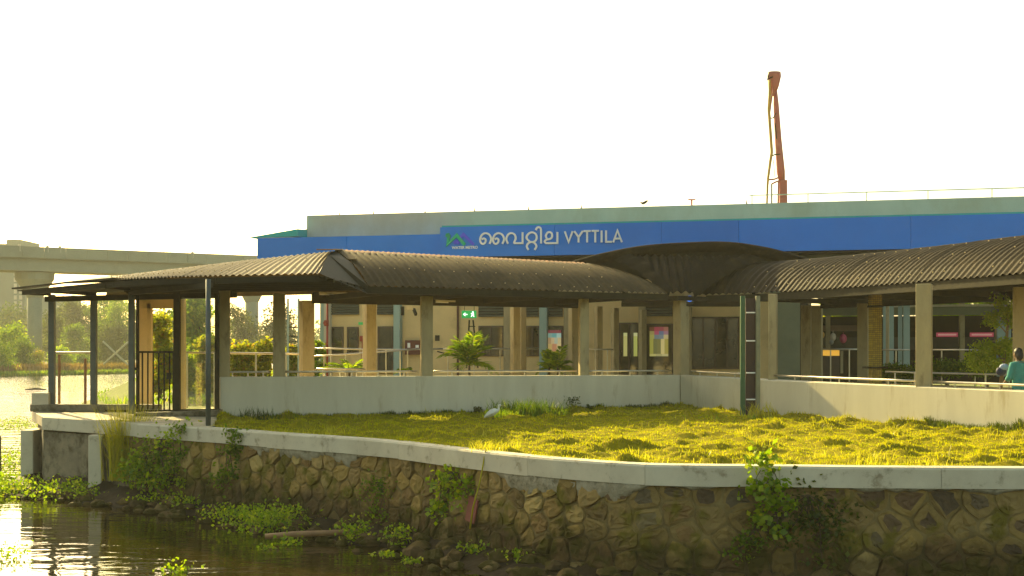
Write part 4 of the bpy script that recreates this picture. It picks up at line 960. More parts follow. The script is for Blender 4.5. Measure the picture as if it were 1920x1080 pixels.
b = MB(); b.tube([P(820, 659, 45), P(832, 662, 44.9), P(840, 661, 44.9), P(846, 655, 44.9), P(852, 652, 44.9), P(858, 657, 44.9)], .025, 6); tag(b.build('cable', M['dark'], None, loc=P(820, 659, 45)), 'drooping black cable on the cream wall under the second bay', 'cable')
FL = thing('flood_light', 'grey flood light on a bracket under the beam beside pale pilaster', 'light', P(771, 575, 43.5))
b = MB(); b.box(P(769, 573, 43.5), (.22, .2, .3)); b.build('housing', M['inner'], FL, bevel=.01); b = MB(); b.beam(P(776, 580, 43.5), P(780, 590, 43.3), .08, .1); b.build('bracket', M['steel'], FL); b = MB(); b.box(P(755, 583, 43.5), (.1, .15, .3)); b.build('speaker', M['steel'], FL)
b = MB(); b.box(P(820, 634, 45), (.16, .12, .2)); tag(b.build('junction_box', M['dark'], None, loc=P(820, 634, 45)), 'dark junction box on the wall right of the wide column', 'junction box')
BS = thing('spot_light', 'small blue lamp under the hub roof at the inner corner', 'light', P(1293, 560, 36.9)); b = MB(); b.ell(P(1293, 560, 36.9), (.1, .1, .09)); b.build('lens', flat('blue lamp', (.05, .2, .75), .3, .5), BS, smooth=True); b = MB(); b.box(P(1293, 570, 36.95), (.2, .14, .12)); b.build('housing', M['steel'], BS)

# roof details
def roofrail():
    T = thing('roof_railing', 'thin grey railing along the roof edge at the right', 'railing', BW(24, -.5, 8.4)); pts = []
    zz = bz(1920, 352, -.5); s0, s1 = bs(1405, -.5), sR - 6
    b = MB(); b.tube([BW(s0, -.5, zz + (bz(1410, 368, -.5) - zz) * .0), BW(s1, -.5, zz)], .02, 6); b.build('top_rail', M['paleblue'], T)
    for px in (1410, 1515, 1625, 1740, 1860, 1990): b = MB(); s_ = bs(px, -.5); b.tube([BW(s_, -.5, 8.4), BW(s_, -.5, zz)], .018, 6); b.build('post', M['paleblue'], T)
roofrail()
for i, px in enumerate((637, 700, 797, 890, 991, 1090, 1400)):
    b = MB(); s_ = bs(px, -.1); b.tube([BW(s_, -.1, 8.4), BW(s_, -.1, 8.56)], [.03, .008], 6); tag(b.build('lightning_spike', M['steel'], None, loc=BW(s_, -.1, 8.4)), ('tiny spike near the left end of the parapet', 'tiny second spike above the blue band', 'tiny spike left of the station lettering', 'tiny spike above the first white letters', 'tiny spike above the middle of the white letters', 'tiny spike above the end of the white lettering', 'tiny spike just left of the red boom')[i], 'spike', 'tiny spikes along the parapet')
VP = thing('vent_pipe', 'short T topped vent pipe on the roof left of the red boom', 'vent pipe', BW(bs(1297, -.4), -.4, 8.4))
b = MB(); p = BW(bs(1297, -.4), -.4, 8.4); b.tube([p, p + Vector((0, 0, .26))], .03, 8); b.build('stem', M['pipered'], VP); b = MB(); b.beam(p + Vector((-.13, 0, .26)), p + Vector((.13, 0, .26)), .06, .04); b.build('cap', M['pipered'], VP)
b = MB(); p = BW(bs(1207, -.1), -.1, 8.42); b.tube([p + Vector((-.14, 0, .16)), p + Vector((-.04, 0, .12)), p + Vector((.06, 0, .16)), p + Vector((.12, 0, .21)), p + Vector((.18, 0, .20))], [.01, .045, .05, .03, .006], 8); b.tube([p + Vector((0, 0, .12)), p], .008, 5)
tag(b.build('bird', M['dark'], None, smooth=True, loc=p), 'small dark bird perched on the parapet right of the lettering', 'bird')

# sign lettering
SG = thing('station_sign', 'raised white station name in two scripts with green and blue emblem', 'sign', BW(bs(1000, 1.4), 1.4, 7.2))
d_ = SD + .15
def zc(x, y): px = 820 + x / 5.0526; py = 400 + y / 5.0526; s_ = bs(px, d_); return (s_, bz(px, py, d_))
def stroke(name, lines, wd, mtl, dep=.06, sm=True):
    b = MB()
    for ln in lines:
        if sm and len(ln) > 3: ln = [tuple(v)[:2] for v in smooth([Vector((a, c, 0)) for a, c in ln], 4)]
        pts = [zc(*q) for q in ln]; b.ribbon(pts, wd, BO, EX, Vector((0, 0, 1)), EN, 0)
        b2 = MB(); b2.ribbon(pts, wd, BO + EN * (d_ + .001), EX, Vector((0, 0, 1)), EN, dep); b.v = b.v[:-8 * (len(pts) - 1)]; b.f = b.f[:-6 * (len(pts) - 1)]; b.m = b.m[:-6 * (len(pts) - 1)]; b.add(b2.v, b2.f)
    return b.build(name, mtl, SG)
WD = .062
for dx in (0, 122): stroke('letter', [[(497 + dx, 290), (513 + dx, 245), (495 + dx, 203), (460 + dx, 189), (425 + dx, 205), (408 + dx, 245), (416 + dx, 280), (437 + dx, 290), (457 + dx, 275), (460 + dx, 250), (444 + dx, 238), (424 + dx, 248)]], WD, M['white'])
stroke('letter', [[(672, 288), (656, 245), (673, 203), (705, 188), (735, 203), (745, 238), (733, 268), (728, 286)], ], WD, M['white']); stroke('letter', [[(728, 284), (814, 283)], [(810, 292), (810, 180)]], WD, M['white'])
stroke('letter', [[(878, 268), (850, 240), (852, 212), (875, 188), (905, 181), (935, 198), (944, 232), (930, 262), (905, 274)]], WD, M['white'])
stroke('letter', [[(866, 347), (850, 315), (862, 286), (893, 272), (925, 284), (941, 315), (924, 347)]], WD, M['white'])
stroke('letter', [[(935, 160), (945, 139), (966, 132), (982, 146), (985, 190), (985, 286)]], WD, M['white'])
stroke('letter', [[(1040, 240), (1030, 215), (1045, 186), (1066, 178), (1086, 192), (1088, 225), (1070, 243), (1036, 250), (1019, 268), (1030, 283)], [(1026, 283), (1146, 283)], [(1140, 288), (1140, 178)]], WD, M['white'])
for ls in ([[(1210, 172), (1246, 274), (1284, 170)]], [[(1300, 170), (1340, 226), (1380, 168)], [(1340, 224), (1340, 276)]], [[(1387, 169), (1455, 168)], [(1421, 169), (1421, 276)]], [[(1464, 167), (1532, 166)], [(1498, 167), (1498, 276)]],
           [[(1558, 164), (1558, 276)]], [[(1600, 163), (1600, 276)], [(1594, 271), (1655, 270)]], [[(1668, 276), (1708, 162), (1750, 274)], [(1684, 240), (1734, 239)]]): stroke('letter', ls, WD, M['white'], sm=False)
gm_ = flat('emblem green', (.0, .42, .20), .4); pm_ = flat('emblem blue', (.07, .08, .75), .4)
stroke('emblem_green', [[(82, 205), (112, 215), (100, 292), (186, 208), (262, 298)], [(100, 190), (112, 240)]], .11, gm_, .05, False)
stroke('emblem_blue', [[(222, 232), (248, 200), (346, 298)], [(160, 288), (184, 262), (206, 290)]], .10, pm_, .04, False)
def fonttxt(body, px, py, size, par, mtl):
    cu = bpy.data.curves.new('small_lettering', 'FONT'); cu.body = body; cu.size = size; cu.extrude = .005; cu.align_x = 'LEFT'; cu.offset = .004
    tmp = bpy.data.objects.new('tmp', cu); COL.objects.link(tmp); bpy.context.view_layer.update(); me = bpy.data.meshes.new_from_object(tmp.evaluated_get(bpy.context.evaluated_depsgraph_get())); bpy.data.objects.remove(tmp); me.materials.clear(); me.materials.append(mtl)
    o = bpy.data.objects.new('small_lettering', me); o['kind'] = 'stuff'; COL.objects.link(o); o.parent = par; s_, z = bs(px, d_), bz(px, py, d_); o.location = BW(s_, d_ + .01, z) - ORG[par.name]; o.rotation_euler = (R(90), 0, BRZ); return o
fonttxt('WATER METRO', 847.5, 467, .135, SG, M['white'])

# right-hand open hall: beams, boards, counter
HL = thing('boarding_hall', 'dark open hall with pale beam behind the right walkway', 'hall', BW(24, -6, 1.7))
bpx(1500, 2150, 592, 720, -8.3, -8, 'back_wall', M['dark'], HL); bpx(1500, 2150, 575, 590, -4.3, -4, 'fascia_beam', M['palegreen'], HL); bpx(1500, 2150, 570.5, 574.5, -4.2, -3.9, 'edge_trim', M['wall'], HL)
bpx(1536, 1610, 610, 621, -5.2, -5, 'shelf_band', mat('dusty pink', (.22, .13, .08), None, 2), HL); bpx(1500, 2150, 632, 656, -6.2, -6, 'grey_board', mat('dark grey board', (.07, .07, .055), None, 2), HL)
for px in (1548, 1800, 1868): bpx(px, px + 9, 560, 700, -4.5, -4.1, 'hall_column', M['column'], HL)
bpx(1656, 1676, 560, 706, -2, -1.8, 'blue_panel', M['paleblue'], HL); bpx(1684, 1692, 560, 706, -2, -1.9, 'blue_panel', M['paleblue'], HL); bpx(1694, 1706, 560, 706, -2, -1.8, 'blue_panel', M['paleblue'], HL); bpx(1870, 1896, 600, 706, -3, -2.8, 'blue_panel', M['paleblue'], HL)
def pinkboard(px0, px1, lab):
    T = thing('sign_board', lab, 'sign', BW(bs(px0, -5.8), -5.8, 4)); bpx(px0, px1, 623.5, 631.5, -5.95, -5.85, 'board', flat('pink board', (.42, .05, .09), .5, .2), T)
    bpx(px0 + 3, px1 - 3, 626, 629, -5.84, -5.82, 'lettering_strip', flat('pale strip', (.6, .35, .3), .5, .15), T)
pinkboard(1756, 1796, 'pink sign board left of the small tree'); pinkboard(1819, 1863, 'pink sign board beside the small tree'); pinkboard(1734, 1742, 'narrow pink sign board right of the near column')
CN = thing('snack_counter', 'dark snack counter with glowing yellow display front', 'counter', BW(bs(1560, -1.5), -1.5, 1.7))
bpx(1536, 1574, 668, 706, -2.2, -1.5, 'base', M['frame'], CN); bpx(1536, 1574, 656.5, 667, -2.1, -1.55, 'display', flat('yellow display', (.7, .36, .04), .4, .35), CN); bpx(1534, 1576, 654.5, 656.5, -2.2, -1.45, 'worktop', M['stain'], CN)
CR = thing('counter_goods', 'pink and cream goods hanging above the snack counter', 'goods', BW(bs(1575, -2), -2, 3.2))
for px, py, r_, c_ in ((1562, 632, .11, (.5, .42, .3)), (1581, 635, .13, (.5, .05, .12)), (1541, 628, .1, (.45, .25, .05)), (1559, 641, .08, (.35, .32, .26))):
    b = MB(); b.ell(BW(bs(px, -2), -2, bz(px, py, -2)), (r_, r_, r_ * 1.3), 10, 7); b.tube([BW(bs(px, -2), -2, bz(px, py, -2)), BW(bs(px, -2), -2, bz(px, py - 12, -2))], .01, 5); b.build('bag', flat('goods', c_, .6), CR, smooth=True)
bpx(1576, 1581, 658, 700, -1.6, -1.5, 'stand', M['column'], CN)
# yellow mosaic pillar
ym = mat('gold mosaic', (.42, .28, .03), (.3, .2, .02), 9, rough=.4)
t = ym.node_tree; bk = t.nodes.new('ShaderNodeTexBrick'); bk.inputs['Scale'].default_value = 1; bk.offset = 0; bk.inputs['Brick Width'].default_value = .055; bk.inputs['Row Height'].default_value = .055; bk.inputs['Mortar Size'].default_value = .006
bk.inputs['Color1'].default_value = (.5, .34, .03, 1); bk.inputs['Color2'].default_value = (.3, .2, .02, 1); bk.inputs['Mortar'].default_value = (.12, .08, .02, 1)
tc = t.nodes.new('ShaderNodeTexCoord'); sp_ = t.nodes.new('ShaderNodeSeparateXYZ'); cb_ = t.nodes.new('ShaderNodeCombineXYZ'); t.links.new(tc.outputs['Object'], sp_.inputs[0]); t.links.new(sp_.outputs[0], cb_.inputs[0]); t.links.new(sp_.outputs[2], cb_.inputs[1]); t.links.new(cb_.outputs[0], bk.inputs[0]); t.links.new(bk.outputs[0], t.nodes['Principled BSDF'].inputs['Base Color'])
YP = thing('mosaic_pillar', 'square pillar covered in small gold mosaic tiles', 'pillar', (PX(1642, 34), 34, 1.7))
b = MB(); b.box((PX(1641, 34), 34, 3.3), (.27, .27, 3.2), R(4)); b.build('shaft', ym, YP); b = MB(); b.box((PX(1641, 34), 34, PZ(689, 34)), (.55, .5, .05)); b.build('collar', M['steel'], YP)
b = MB(); b.box((PX(1641, 34), 34, PZ(574.5, 34)), (.34, .34, .05)); b.build('collar', M['steel'], YP)

# ------------------------------------------------------------------ red boom behind the roof
PB = thing('pump_boom', 'tall faded red folding boom with yellow hose rising behind the roof', 'boom', (PX(1465, 72), 72, 1.6))
Yb = 72
b = MB(); b.beam(P(1467.5, 700, Yb), P(1467.5, 338, Yb), .44, .44); b.build('lower_boom', M['red'], PB, bevel=.03)
b = MB(); b.tube([P(1466, 340, Yb), P(1464, 322, Yb), P(1459, 262, Yb), P(1455, 195, Yb), P(1453, 172, Yb)], [.18, .24, .20, .16, .14], 10); b.build('upper_boom', M['red'], PB, smooth=True)
b = MB(); b.tube([P(1448, 178, Yb), P(1450, 160, Yb), P(1451.5, 142, Yb), P(1451.5, 135, Yb)], [.18, .32, .40, .37], 12, flat=.7); b.build('boom_head', M['red'], PB, smooth=True)
b = MB(); b.tube([P(1442, 136, Yb - .3), P(1439, 150, Yb - .3), P(1444, 146, Yb - .35), P(1449, 144, Yb - .3)], .035, 6); b.build('head_hook', M['steel'], PB)
b = MB(); b.tube([P(1443, 150, Yb - .3), P(1443, 180, Yb - .3), P(1441.5, 205, Yb - .3), P(1444, 240, Yb - .3), P(1447, 285, Yb - .3), P(1444, 305, Yb - .3), P(1440, 335, Yb - .3), P(1439, 350, Yb - .3), P(1438, 385, Yb - .3)], [.06, .08, .085, .085, .085, .08, .07, .06, .05], 8); b.build('hose', M['hose'], PB, smooth=True)
for pts, r_ in (([(1450, 165), (1445, 195), (1443, 212)], .05), ([(1444, 222), (1450, 221), (1455, 212)], .035), ([(1445, 294), (1452, 290), (1462, 289)], .04), ([(1453, 230), (1456, 260)], .035), ([(1441, 337), (1452, 336), (1462, 332)], .05), ([(1447, 345), (1455, 341), (1464, 338)], .05), ([(1447, 345), (1447, 385)], .04), ([(1450, 300), (1453, 332)], .02), ([(1460, 340), (1459, 385)], .05)):
    b = MB(); b.tube([P(a, c, Yb - .3) for a, c in pts], r_, 6); b.build('pipe', M['red'] if r_ > .04 else M['steel'], PB)
b = MB(); b.box((PX(1467, 72), 72, 2.2), (2.4, 4, 1.2)); b.build('base', M['steel'], PB)

# ------------------------------------------------------------------ viaduct and far buildings
VD = thing('metro_viaduct', 'long concrete railway viaduct on piers crossing behind the trees', 'viaduct', (-60, 185, 0))
va, vb = Vector((-95, 172, 0)), Vector((-24, 217, 0)); vd = (vb - va); VL = vd.length; vd.normalize(); vn = Vector((vd.y, -vd.x, 0))
ztop = lambda t: 18.15 - .0 * t
def vbeam(t0, t1, z0, z1, o0, o1, name, mtl=None):
    b = MB(); p = lambda t, o, z: va + vd * t + vn * o + Vector((0, 0, z)); b.hexa([p(t0, o1, z0), p(t1, o1, z0), p(t1, o0, z0), p(t0, o0, z0), p(t0, o1, z1), p(t1, o1, z1), p(t1, o0, z1), p(t0, o0, z1)]); return b.build(name, mtl or M['viaduct'], VD)
t = -90.0
while t < VL + 60: vbeam(t + .03, t + 2.97, 16.6, 18.15, 4.0, 4.25, 'parapet_panel'); t += 3
vbeam(-90, VL + 60, 16.5, 16.8, -4.5, 4.2, 'deck'); vbeam(-90, VL + 60, 14.7, 16.5, -2.6, 3.4, 'girder'); vbeam(-90, VL + 60, 16.6, 18.1, -4.5, -4.3, 'rear_parapet')
for px in (65, 472):
    k = (px - 960) / F; t = (k * va.y - va.x) / (vd.x - k * vd.y); p = va + vd * t
    b = MB(); b.tube([(p.x, p.y, -.5), (p.x, p.y, 11.2)], 1.05, 20); pr_ = b.build('pier', M['viaduct'], VD, smooth=True)
    b = MB(); b.tube([(p.x, p.y, 11.0), (p.x, p.y, 12.0), (p.x, p.y, 13.6), (p.x, p.y, 14.6)], [1.1, 1.6, 2.7, 2.8], 16, flat=1); b.build('pier_cap', M['viaduct'], pr_)
for px in (25, 77, 100, 345):
    k = (px - 960) / F; t = (k * va.y - va.x) / (vd.x - k * vd.y); p = va + vd * t + vn * 4.1; b = MB(); b.box((p.x, p.y, 17.9), (.35, .2, 1.0)); b.build('marker', M['wall'], VD)
T1 = thing('apartment_tower', 'hazy green grey tower block rising behind the viaduct at far left', 'building', (-130, 345, 0)); Y = 345
def tb(px0, px1, pyt, name, Y, par, dep=14, mtl=None, pyb=668):
    b = MB(); b.box((PX((px0 + px1) / 2, Y), Y + dep / 2, (PZ(pyt, Y) + PZ(pyb, Y)) / 2), (PX(px1, Y) - PX(px0, Y), dep, PZ(pyt, Y) - PZ(pyb, Y))); return b.build(name, mtl or M['tower'], par)
tb(-60, 14, 457, 'wing', Y, T1); tb(12, 38, 449, 'lift_core', Y - 1, T1); tb(38, 47, 462, 'balcony_stack', Y, T1)
for px in (29, 39):
    for py in range(470, 600, 11): b = MB(); b.box((PX(px, Y - 1), Y - 1.1, PZ(py, Y)), (.7, .3, 1.1)); b.build('window', M['wall'], T1)
T2 = thing('low_block', 'hazy flat roofed block between viaduct pier and first gate post', 'building', (-115, 330, 0)); tb(78, 118, 560, 'wall', 330, T2); tb(74, 120, 557, 'roof', 330, T2, 14.5, None, 560)

# ------------------------------------------------------------------ vegetation
def leaves(name, blobs, n, size, mtl, parent=None, loc=(0, 0, 0), seed=0, clumps=10, tight=.22, droop=0.0, asp=.5):
    r = np.random.default_rng(seed + 1000); V = []
    vol = np.array([b_[3] * b_[4] * b_[5] for b_ in blobs]) ** .67; cnt = (n * vol / vol.sum()).astype(int)
    C = []; cl_ = tight
    for (cx, cy_, cz, rx, ry, rz), m_ in zip(blobs, cnt):
        k = max(3, clumps); u = r.normal(size=(k, 3)); u /= np.linalg.norm(u, axis=1)[:, None]; u *= r.uniform(.45, 1.0, (k, 1)) ** .6
        idx = r.integers(0, k, m_); sprd = r.normal(size=(m_, 3)) * tight * (1 + .5 * r.random((m_, 1)))
        q = (u[idx] + sprd) * np.array([rx, ry, rz]) + np.array([cx, cy_, cz]); C.append(q)
    C = np.concatenate(C); m_ = len(C); a = r.normal(size=(m_, 3)); a[:, 2] -= droop; a /= np.linalg.norm(a, axis=1)[:, None]
    b_ = np.cross(a, r.normal(size=(m_, 3))); b_ /= np.linalg.norm(b_, axis=1)[:, None]
    sz = (size * r.uniform(.6, 1.35, m_))[:, None]; nn = np.cross(a, b_)
    V = np.stack([C - a * sz * .5, C + b_ * sz * asp * .5 + nn * sz * .08, C + a * sz * .5, C - b_ * sz * asp * .5 + nn * sz * .08], 1).reshape(-1, 3)
    Fc = (np.arange(m_) * 4)[:, None] + np.array([0, 1, 2, 3]); return np_mesh(name, V, Fc, mtl, parent, loc)
TREEN = [0]
def tree(px, pyt, Y, zb, wpx, lab, mtl, group=None, n=2600, size=None, nb=6, trunk=True, name='tree', low=.25, cat='tree'):
    TREEN[0] += 1; r = random.Random(TREEN[0] * 13); X = PX(px, Y); zt_ = PZ(pyt, Y); h = zt_ - zb; wd = wpx * Y / F
    T = thing(name, lab, cat, (X, Y, zb), group); bl = []
    for k in range(nb):
        a = r.random() * 6.28; u_ = r.random(); zz = zb + h * (low + (1 - low) * (k + .5) / nb); taper = math.sin(math.pi * min(.95, .25 + .7 * (k + .5) / nb))
        rr_ = wd * .5 * r.uniform(.42, .68); bl.append((X + math.cos(a) * wd * .28 * taper, Y + math.sin(a) * wd * .28, min(zz, zt_ - rr_ * .6), rr_, rr_, rr_ * r.uniform(.6, .85)))
    leaves('crown', bl, int(n * 1.5), size or max(.12, wd * .085), mtl, T, seed=TREEN[0], clumps=14, tight=.36)
    if trunk:
        b = MB(); lean = r.uniform(-.05, .05) * h; b.tube([(X, Y, zb - .2), (X + lean * .5, Y, zb + h * .35), (X + lean, Y, zb + h * .7)], [max(.08, h * .022), h * .016, h * .006], 7)
        for q in bl[:4]: b.tube([(X + lean * .5, Y, zb + h * .35), ((X + q[0]) / 2, (Y + q[1]) / 2, (zb + h * .35 + q[2]) / 2 + h * .03), (q[0], q[1], q[2])], [h * .01, h * .007, h * .003], 5)
        b.build('trunk', M['bark'], T)
    return T
FT = 'hazy trees across the water'
for (px, pyt, Y, w_, lab, m_, n_) in ((98, 590, 245, 46, 'dark round tree just right of the viaduct pier', 'leafC', 3600), (118, 572, 290, 55, 'tall hazy tree behind the first gate post', 'leafC', 3200), (150, 566, 275, 60, 'tall open crowned tree between the first two posts', 'leafC', 3600), (140, 612, 235, 50, 'low bushy tree between the first two posts', 'leafB', 3000),
                                      (178, 580, 270, 44, 'tree with ragged top behind the second post', 'leafB', 3000), (200, 560, 260, 50, 'pale green tree right of the second post', 'leafB', 3600), (226, 552, 250, 48, 'bright tall tree above the crossed poles', 'leafA', 3600), (250, 570, 265, 50, 'hazy tree behind the gate post', 'leafB', 3000),
                                      (216, 610, 245, 70, 'low dark tree behind the crossed poles', 'leafC', 3000), (70, 600, 300, 50, 'faded tree behind the viaduct pier', 'leafC', 2600), (25, 585, 320, 80, 'broad faded tree below the viaduct at far left', 'leafB', 3000)):
    tree(px, pyt, Y, .3, w_, lab, M[m_], FT, n_, nb=8, low=.1)
for (px, pyt, Y, w_, lab, m_) in ((22, 612, 178, 62, 'bright green bush on the far bank at the left edge', 'leafA'), (48, 640, 172, 40, 'olive bush leaning over the far bank', 'leafB'), (74, 658, 176, 30, 'small reddish bush at the viaduct pier foot', 'leafD'), (5, 655, 166, 50, 'low yellow bush on the far bank at the left edge', 'leafA'), (118, 655, 200, 44, 'low bush hanging over water behind the first post', 'leafA'), (150, 668, 210, 36, 'low olive bush behind the small balustrade', 'leafB')):
    tree(px, pyt, Y, .4, w_, lab, M[m_], 'bushes on the far bank', 2600, nb=6, trunk=True, name='bush', low=.1, cat='bush')
# reeds on far bank
n_ = 9000; x = rng.uniform(-78, -54, n_); y = np.interp(x, [-78, -66, -58, -54], [160, 163, 172, 185]) + rng.uniform(-.5, 7, n_); blades('bank_reeds', x, y, np.full(n_, .45), rng.uniform(.4, 1.3, n_), np.full(n_, .12), M['leafR'], .5, kind='stuff')
n_ = 6000; x = rng.uniform(-78, -50, n_); y = np.interp(x, [-78, -66, -58, -50], [158.5, 161.5, 170, 186]) + rng.uniform(-2.2, .5, n_); blades('bank_grass', x, y, np.full(n_, .0), rng.uniform(.3, .8, n_), np.full(n_, .14), M['leafA'], .5, kind='stuff')
n_ = 16000; x = rng.uniform(-26, -5, n_); y = rng.uniform(40, 110, n_); kk = x > np.interp(y, [42, 53, 75, 92, 112], [-13.5, -16.5, -24.5, -28.5, -31]); x, y = x[kk], y[kk]; blades('shore_grass', x, y, np.where(x > np.interp(y, [42, 53, 75, 92, 112], [-12.9, -15, -22.2, -26, -28.5]), 1.58, .7), rng.uniform(.1, .35, len(x)), np.full(len(x), .06), M['leafA'], .7, kind='stuff')
# distant woods
bl = [(x, 440 + 25 * math.sin(x * .05), 4 + 2.0 * math.sin(x * .11) + 1.6 * math.sin(x * .31), 12, 9, 6.5) for x in range(-330, 330, 11)]
leaves('distant_woods', bl, 46000, 1.6, M['leafC'], seed=3, clumps=9)['kind'] = 'stuff'
# trees and bushes behind the gate and walkway
for (px, pyt, Y, w_, lab, m_, nm, n_, s_) in ((372, 556, 50, 70, 'bright yellow green tree seen through the glass screen', 'leafA', 'tree', 5200, .2), (300, 598, 46, 52, 'sunlit croton bush seen through the gate bars', 'leafD', 'bush', 4200, .16), (392, 640, 47, 56, 'rounded croton bush behind the tall round post', 'leafD', 'bush', 3200, .16),
                                             (352, 672, 45, 36, 'low bush beside the gate post behind the glass', 'leafA', 'bush', 2200, .14), (455, 648, 44, 62, 'croton hedge bush left of the first wide column', 'leafD', 'bush', 4200, .14), (497, 640, 44.5, 46, 'croton hedge bush touching the first wide column', 'leafD', 'bush', 3400, .14), (545, 652, 45, 44, 'croton bush between the first two columns', 'leafD', 'bush', 3000, .14),
                                             (592, 640, 47, 34, 'bright bush at the end of the cream wall', 'leafA', 'bush', 2400, .16), (446, 575, 200, 60, 'hazy tree left of the second viaduct pier', 'leafC', 'tree', 3000, None), (520, 580, 190, 70, 'hazy tree right of the second viaduct pier', 'leafC', 'tree', 3000, None), (310, 590, 190, 90, 'hazy tree far behind the gate bars', 'leafB', 'tree', 3400, None)):
    tree(px, pyt, Y, .5 if Y > 100 else 1.6, w_, lab, M[m_], None, n_, s_, nb=7, name=nm, low=.12, trunk=True, cat=nm)
for (px, pyt, Y, w_, lab) in ((1590, 545, 62, 90, 'sunlit tree behind the open hall left of mosaic pillar'), (1775, 540, 62, 110, 'sunlit tree behind the hall above the pink boards'), (1850, 545, 60, 90, 'sunlit tree behind the hall at the right')):
    tree(px, pyt, Y, 1.6, w_, lab, M['leafA'], 'trees behind the open hall', 2500, .3, nb=6)
# small tree in the hall court
SMT = thing('young_tree', 'small green tree with leaves lightened as if sunlit and thin bent trunk behind the right rail', 'tree', (PX(1885, 31), 31, 1.7)); Y = 31
b = MB(); b.tube([P(1875, 735, Y), P(1880, 690, Y), P(1887, 640, Y), P(1890, 600, Y), P(1888, 570, Y)], [.05, .045, .04, .03, .015], 7); b.tube([P(1882, 680, Y), P(1862, 650, Y), P(1845, 660, Y)], [.03, .02, .01], 5); b.tube([P(1888, 625, Y), P(1870, 605, Y)], [.02, .01], 5); b.build('trunk', mat('pale trunk', (.32, .2, .08), None, 6), SMT, smooth=True)
q = lambda px, py, rx, rz: (PX(px, Y), Y, PZ(py, Y), rx * Y / F, rx * Y / F * .8, rz * Y / F)
leaves('crown', [q(1886, 572, 16, 16), q(1868, 598, 16, 12), q(1893, 598, 14, 14), q(1860, 592, 8, 6), q(1858, 652, 22, 12), q(1886, 648, 20, 10), q(1838, 665, 20, 12), q(1855, 685, 26, 14), q(1895, 670, 14, 12)], 6500, .075, M['leafSun'], SMT, seed=77, clumps=9, tight=.3)
# planter hedge rows
for i, (pa, pb, pyt, Y, lab) in enumerate(((1660, 1703, 686, 35, 'low green hedge in front of the pale blue panel'), (1738, 1850, 676, 34.5, 'low green hedge in front of the pink boards'))):
    leaves('hedge', [(PX(lerp(pa, pb, t), Y), Y, PZ(pyt + 14, Y), .35, .35, 14 * Y / F) for t in np.linspace(.03, .97, 9)], 3600, .09, M['leafB'], seed=90 + i, clumps=8); ob = COL.objects[-1]; tag(ob, lab, 'hedge')
def palm(px, pyb, pyt, wpx, Y, nf, lab, seed, up=1.0):
    r = random.Random(seed); X = PX(px, Y); zb = PZ(pyb, Y); h = PZ(pyt, Y) - zb; wd = wpx * Y / F / 2; T = thing('palm', lab, 'palm', (X, Y, zb))
    b = MB(); b.tube([(X, Y, zb - .8), (X, Y, zb + h * .25)], [.06, .03], 7); b.build('stem', M['bark'], T)
    for k in range(nf):
        a = 6.283 * k / nf + r.uniform(-.3, .3); el = r.uniform(.35, 1.35) * up; L_ = r.uniform(.8, 1.1); pts = []
        for i in range(9):
            t = i / 8; rad_ = wd * L_ * t * math.cos(el) * 1.25; zz = zb + h * .15 + h * L_ * (math.sin(el) * t * 1.05 - .45 * t * t * (1.2 - .4 * el)); pts.append(Vector((X + math.cos(a) * rad_, Y + math.sin(a) * rad_ * .8, zz)))
        b = MB(); b.tube(pts, [.012] * 8 + [.004], 4, caps=False)
        for i in range(1, 9):
            for half in (0, .5):
                if i == 8 and half: continue
                p = pts[i].lerp(pts[min(8, i + 1)], half); d = (pts[min(8, i + 1)] - pts[i - 1]).normalized(); sd = d.cross(Vector((0, 0, 1))).normalized(); ll = h * .33 * (1 - .55 * abs(i / 8 - .45))
                for sg in (-1, 1):
                    tip = p + (sd * sg * .75 + d * .6 + Vector((0, 0, -.25 + r.uniform(-.2, .2)))).normalized() * ll; m_ = p.lerp(tip, .4); wv = d * ll * .055 + Vector((0, 0, .01))
                    b.add([p, m_ - wv, tip, m_ + wv], [(0, 1, 2, 3)])
        b.build('frond', M['leafA'] if k % 2 else M['leafB'], T)
palm(880, 700, 612, 96, 39, 16, 'tall feathery palm under the hanging exit sign', 5); palm(655, 700, 664, 100, 37.5, 12, 'low spreading palm behind the first rail', 6, .8)
palm(1046, 700, 640, 60, 39, 14, 'dense palm in front of the window poster', 8, .9); palm(758, 700, 672, 30, 41, 9, 'small palm under the red cabinet', 9); palm(1030, 700, 650, 44, 39.3, 12, 'darker small palm left of the dense palm', 10, .9)

def tuft(px, py, Y, n, h, spread, mtl, lab, name='grass_tuft', wd=.016, z=None, lean=.55, cat='grass tuft', group=None, seed=1):
    X = PX(px, Y); z = PZ(py, Y) if z is None else z; r = np.random.default_rng(seed + int(px)); x = X + r.normal(size=n) * spread; y = Y + r.normal(size=n) * spread * .6
    o = blades(name, x, y, np.full(n, z - .02), h * r.uniform(.45, 1.1, n), np.full(n, wd), mtl, lean, loc=(X, Y, z), seed=seed + int(px)); return tag(o, lab, cat, group)
def onlawn(px, py):     # plan point on the lawn seen at this pixel
    Y = 1.69 * F / (py - HY); return Y
tuft(236, 880, 29.0, 900, 1.75, .16, M['leafS'], 'tall straw coloured grass clump hanging beside the landing', wd=.022, lean=.45, z=.45)
tuft(228, 800, 30.0, 220, .6, .12, M['leafS'], 'yellow grass tuft standing on the landing edge', wd=.02, z=1.3)
tuft(480, 786, 31.0, 110, .34, .28, M['leafC'], 'dark grass tuft at the left end of the white wall', wd=.02, z=1.7)
tuft(530, 784, 31.2, 120, .18, .3, M['leafB'], 'low weeds along the wall left of the egret', wd=.02, z=1.7)
tuft(985, 778, 32.8, 800, .50, .42, M['leafB'], 'dense weed clump right of the egret', wd=.02, z=1.7, lean=.8)
tuft(945, 780, 32.0, 200, .26, .22, M['leafA'], 'bright weed clump just behind the egret', wd=.02, z=1.7, lean=.7)
